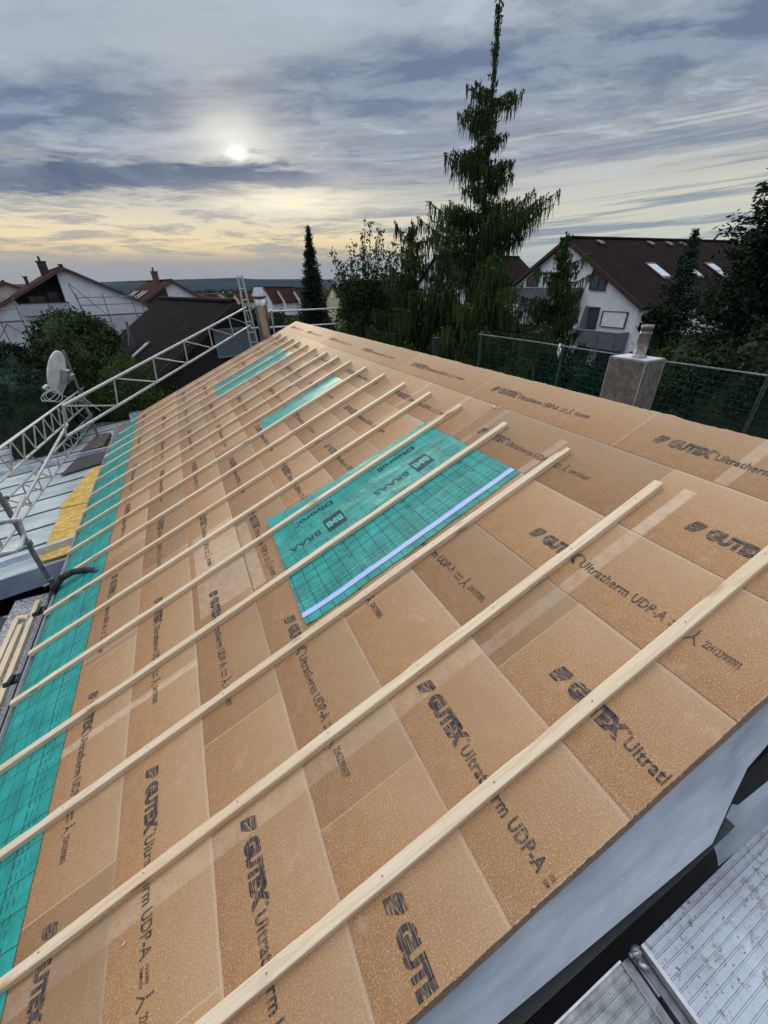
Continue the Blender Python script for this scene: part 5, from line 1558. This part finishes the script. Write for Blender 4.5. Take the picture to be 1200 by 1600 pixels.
weeping('drooping conifer hanging over the roof edge beside the net fence', at(770, 545, 11.0), at(772, 392, 11.5), lambda d: min(1.9, 0.25 + 0.65 * d), 120, 1.5, dens=75, tl=(0.25, 0.75), tw=0.032)
weeping('small drooping conifer standing before the white apartment house', at(868, 560, 14.5), at(884, 362, 14.5), lambda d: min(1.35, 0.12 + 0.34 * d), 190, 2.0,
        [(at(880, 410, 14.5).z, side_dir(880, 1), 0.75, 0.4), (at(880, 425, 14.5).z, side_dir(880, -1), 0.8, 0.2), (at(880, 440, 14.5).z, side_dir(880, 1), 0.9, 0.3), (at(880, 465, 14.5).z, side_dir(880, -1), 1.3, 0.1)], dens=70, tl=(0.22, 0.55), tw=0.032)


def spruce(label, base, top, rad, n_wh, material=F_dark, nsize=0.09, pw=1.0, kind='spruce_tree', dens=60, droop=0.25, zmin=0.5):
    root = empty(kind, (base.x, base.y, 0), 0, label, 'tree'); ro = -Vector(root.location)
    tp = trunk_path(Vector((base.x, base.y, 0)), top, 0.03)
    mb = MB(); mb.path(tp, 0.11, 7, 0.01); mb.build('trunk', M_bark, root).location = ro
    Cs = []; Ds = []; lim = MB()
    for k in range(n_wh):
        f = (k + rs.uniform(0, 1)) / n_wh; z = zmin + (top.z - zmin) * f
        R = rad * min(1.0, ((top.z - z) / (top.z - zmin)) ** pw * 1.0 + 0.02) * rs.uniform(0.75, 1.12)
        c0 = Vector((base.x + (top.x - base.x) * z / top.z, base.y + (top.y - base.y) * z / top.z, z))
        for q in range(5):
            a = rs.uniform(0, 6.283); d = Vector((math.cos(a), math.sin(a), -droop + rs.uniform(-0.1, 0.2))); L = R * rs.uniform(0.7, 1.1)
            e = c0 + d * L; lim.tube(c0, e, 0.012, 4, 0.004, cap=False)
            n = max(5, int(L * dens)); t = rs.uniform(0.15, 1.03, n)[:, None]
            p = np.array(c0)[None] * (1 - t) + np.array(e)[None] * t + rs.normal(size=(n, 3)) * (0.03 + 0.07 * L * (1 - t * 0.7)); Cs.append(p)
            Ds.append(np.tile(np.array([d.x, d.y, 0.1]), (n, 1)))
    z = np.linspace(top.z - 0.8, top.z, 40); Cs.append(np.stack([np.full(40, top.x), np.full(40, top.y), z], 1) + rs.normal(size=(40, 3)) * 0.025); Ds.append(np.tile([0, 0, 1.0], (40, 1)))
    V, Q = leaves(np.concatenate(Cs), nsize, np.concatenate(Ds) * 1.3, 0.34, 0.7)
    lim.build('limbs', M_bark, root).location = ro
    mesh_np('crown', V, [Q], material, root); return root


spruce('slim dark spruce with a needle point top, alone against the bright horizon', at(488, 520, 16), at(481, 354, 16), 1.0, 220, F_dark, 0.085, 0.85, dens=110, zmin=3.2)
spruce('ragged bluish conifer before the apartment house roof, right of its skylights', at(1058, 560, 13), at(1087, 360, 13), 1.55, 120, F_blue, 0.10, 0.85, dens=60, droop=0.1, zmin=2.0)
spruce('dark conifer with spiky branch tips cut off by the right edge', at(1235, 560, 11), at(1262, 215, 11), 2.6, 150, F_dark, 0.12, 0.75, dens=50, droop=-0.15, zmin=1.5)


def bush(label, x0, x1, ytop, dist, depth=None, material=F_leaf, nleaf=9000, size=0.10, zlow=0.0, name='shrub', group=None, rough=0.35, seed=1, ratio=0.5, cat='shrub'):
    a = at(x0, ytop + 30, dist); b = at(x1, ytop + 30, dist); c = (a + b) / 2; rx_ = (a - b).to_2d().length / 2; zt = at((x0 + x1) / 2, ytop, dist).z
    ry = depth or rx_ * 0.8; ang = math.atan2((b - a).y, (b - a).x)
    root = empty(name, (c.x, c.y, 0), ang, label, cat, group)
    H = zt - zlow; rz = H * 0.55 if H < 2 * rx_ else rx_ * 0.9
    # clumps on and inside the outline
    nc = 90; th = rs.uniform(0, 6.283, nc); ph = np.arccos(rs.uniform(-0.15, 1, nc)); rr = rs.uniform(0.62, 1.0, nc) ** 0.5
    cx = rx_ * 0.86 * rr * np.sin(ph) * np.cos(th); cy = ry * 0.86 * rr * np.sin(ph) * np.sin(th); czz = zt - rz + rz * 0.92 * rr * np.cos(ph)
    cr = rs.uniform(0.14, 0.34, nc) * min(rx_, rz) * (1 + rough * rs.uniform(-0.5, 0.8, nc))
    m = 40; th2 = rs.uniform(0, 6.283, m)            # skirt down to the ground
    cx = np.concatenate([cx, rx_ * 0.85 * np.cos(th2)]); cy = np.concatenate([cy, ry * 0.85 * np.sin(th2)]); czz = np.concatenate([czz, rs.uniform(zlow + 0.3, max(zlow + 0.4, zt - rz), m)]); cr = np.concatenate([cr, np.full(m, 0.30 * min(rx_, rz))])
    C = np.stack([cx, cy, czz], 1); pick = rs.randint(0, len(C), nleaf); v = rs.normal(size=(nleaf, 3)); v /= np.linalg.norm(v, axis=1)[:, None]
    r = rs.uniform(0.45, 1.12, nleaf)[:, None]; P = C[pick] + v * r * cr[pick][:, None] * np.array([[1.1, 1.1, 0.85]])
    V, Q = leaves(P, size, v * 0.7 + np.array([[0, 0, 0.25]]), ratio)
    me_o = mesh_np('crown', V, [Q], material, None); me_o.parent = root
    mb = MB()
    for k in range(14):
        q = C[rs.randint(0, nc)]; mb.path([(rs.uniform(-.15, .15), rs.uniform(-.15, .15), 0), (q[0] * 0.4, q[1] * 0.4, max(0.3, q[2] * 0.5)), tuple(q)], 0.04, 5, 0.01)
    mb.build('limbs', M_bark, root)
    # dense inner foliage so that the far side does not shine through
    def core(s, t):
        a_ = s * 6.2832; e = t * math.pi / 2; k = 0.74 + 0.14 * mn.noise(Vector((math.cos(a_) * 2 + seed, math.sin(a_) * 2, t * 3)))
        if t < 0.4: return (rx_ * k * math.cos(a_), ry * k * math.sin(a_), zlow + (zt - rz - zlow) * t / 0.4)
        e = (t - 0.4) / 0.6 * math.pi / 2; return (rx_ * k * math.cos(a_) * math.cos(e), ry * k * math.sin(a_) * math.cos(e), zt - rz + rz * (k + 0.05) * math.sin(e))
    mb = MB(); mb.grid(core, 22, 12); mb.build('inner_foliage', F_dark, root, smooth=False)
    return root


# left of the carport
bush('tall leafy dark shrub below the white gable at the left', 22, 186, 482, 19, 1.5, F_leaf, 12000, 0.13, rough=0.6)
bush('olive and rust coloured shrub in front of the dark leafy one', 34, 168, 520, 16.4, 1.3, F_yel, 12000, 0.10)
bush('deep green shrub at the far left edge under the scaffolded house', -90, 60, 530, 17, 1.6, F_blue, 9000, 0.12)
bush('blue green shrub behind the satellite dish', -60, 112, 572, 14.3, 1.4, F_blue, 13000, 0.12, ratio=0.25)
bush('fresh green feathery shrub right of the dish, before the black roof', 112, 268, 556, 15.5, 1.1, F_lite, 14000, 0.10, ratio=0.25)
bush('green shrub in the shadow below the long girder', 180, 330, 585, 16.2, 1.0, F_lite, 8000, 0.10)
bush('dark shrub at the far corner of the carport roof', -40, 150, 628, 17.6, 0.9, F_dark, 8000, 0.10)
# middle distance
bush('dark green hedge tree left of the white row houses', 330, 400, 482, 34, 2.0, F_dark, 5000, 0.22)
bush('dark clipped trees in front of the white row houses', 402, 470, 487, 36, 1.8, F_dark, 6000, 0.20)
bush('yellow green shrub just beyond the guardrail below the row houses', 424, 520, 503, 22, 1.2, F_lite, 7000, 0.12)
bush('dark shrub at the foot of the slim spruce', 455, 540, 492, 19, 1.0, F_leaf, 7000, 0.12)
bush('olive green shrub under the end of the guardrail', 515, 600, 500, 17, 1.0, F_lite, 7000, 0.10)
bush('dense round broadleaf tree between the spruce and the drooping conifers', 525, 640, 432, 14.5, 1.2, F_leaf, 16000, 0.09, name='broadleaf_tree', cat='tree')
# leafy shoots standing out of that tree
root = empty('sapling', tuple(at(570, 500, 13.6)), 0, 'airy young tree whose separate leaves stand out against the bright sky', 'tree'); root.location.z = 0; ro = -Vector(root.location)
mb = MB(); P = []; D = []
bs = at(572, 520, 13.6)
for (x, y) in [(573, 341), (546, 376), (522, 388), (600, 352), (590, 372), (560, 358), (618, 372), (530, 420), (607, 395), (550, 400), (583, 392), (625, 400), (537, 405), (568, 385), (524, 432), (600, 372), (612, 420), (555, 425), (540, 440)] * 2:
    j = rs.uniform(-7, 7, 2); tpp = at(x + j[0], y + abs(j[1]) * 1.6, 13.6 + rs.uniform(-0.7, 0.7)); st = at(572 + (x - 572) * 0.35, 470, 13.6)
    md = st.lerp(tpp, 0.55) + Vector((0, 0, -0.1)); pts = [bs, st, md, tpp]; mb.path([st, md, tpp], 0.014, 5, 0.004)
    for q in range(80):
        t = rs.uniform(0.05, 1.0) * 2; i = int(min(t, 1)); a = [st, md, tpp][i]; b = [st, md, tpp][i + 1]; p = a.lerp(b, t - i)
        P.append(tuple(p + Vector(rs.normal(size=3) * (0.055 + 0.10 * (1 - t / 2))))); D.append((0, 0, 0.7))
mb.tube((root.location.x, root.location.y, 0), st, 0.05, 6, 0.03); mb.build('limbs', M_bark, root).location = ro
V, Q = leaves(np.array(P), 0.105, np.array(D), 0.42); mesh_np('crown', V, [Q], F_leaf, root)
# right-hand side
bush('dark mass of shrub behind the net fence left of the chimney', 720, 880, 512, 12.5, 1.3, F_dark, 9000, 0.10)
bush('dark shrub below the lower balcony of the apartment house', 850, 985, 560, 13.5, 1.2, F_dark, 8000, 0.10)
bush('small broadleaf bush right beside the chimney flue', 1000, 1060, 478, 12.2, 0.8, F_dark, 7000, 0.11, rough=0.7)
bush('large dark broadleaf tree filling the right edge', 1160, 1400, 345, 12.5, 2.0, F_leaf, 26000, 0.115, rough=0.7, name='broadleaf_tree', cat='tree')
bush('dark green hedge behind the net fence right of the chimney', 1010, 1200, 520, 10.6, 1.2, F_leaf, 16000, 0.085, name='hedge', cat='hedge')
bush('lower dark hedge at the right edge behind the net fence', 1090, 1400, 510, 9.2, 1.1, F_dark, 14000, 0.085, name='hedge', cat='hedge')
# far belts of trees too many to count
C = []; 
for k in range(900):
    x = rs.uniform(-150, 780); d_ = rs.choice([55, 80, 110, 150, 230, 350, 520, 800]) * rs.uniform(0.85, 1.2); p = at(x, 470, d_)
    h = rs.uniform(2.2, 4.6) if d_ < 300 else rs.uniform(3, 6); C.append((p.x, p.y, h, d_))
Vs = []; Fs = []; off = 0
for (x, y, h, d_) in C:
    n = 60 if d_ < 200 else 26; v = rs.normal(size=(n, 3)); v /= np.linalg.norm(v, axis=1)[:, None]; w = h * 0.65
    Pp = np.array([[x, y, h * 0.5]]) + v * np.array([[w, w, h * 0.5]]) * rs.uniform(0.7, 1.05, (n, 1)); V, Q = leaves(Pp, h * 0.42, None, 0.8); Vs.append(V); Fs.append(Q + off); off += len(V)
o = mesh_np('woodland', np.concatenate(Vs), [np.concatenate(Fs)], F_leaf, None)
tag(o, 'belts of dark trees between the distant houses below the hills', 'trees', None, 'stuff')

# ------------------------------------------------------------------ air
hz_m = bpy.data.materials.new('haze'); hz_m.use_nodes = True
nt = hz_m.node_tree
for n in list(nt.nodes): nt.nodes.remove(n)
pv = nt.nodes.new('ShaderNodeVolumePrincipled'); pv.inputs['Color'].default_value = (0.80, 0.88, 1.0, 1); pv.inputs['Density'].default_value = 0.00002; pv.inputs['Anisotropy'].default_value = 0.2
ou = nt.nodes.new('ShaderNodeOutputMaterial'); nt.links.new(pv.outputs[0], ou.inputs['Volume'])
mb = MB(); mb.box((-3000, -3000, -1.0), (3000, 3000, 90)); tag(mb.build('haze', hz_m), None, None, None, 'stuff')
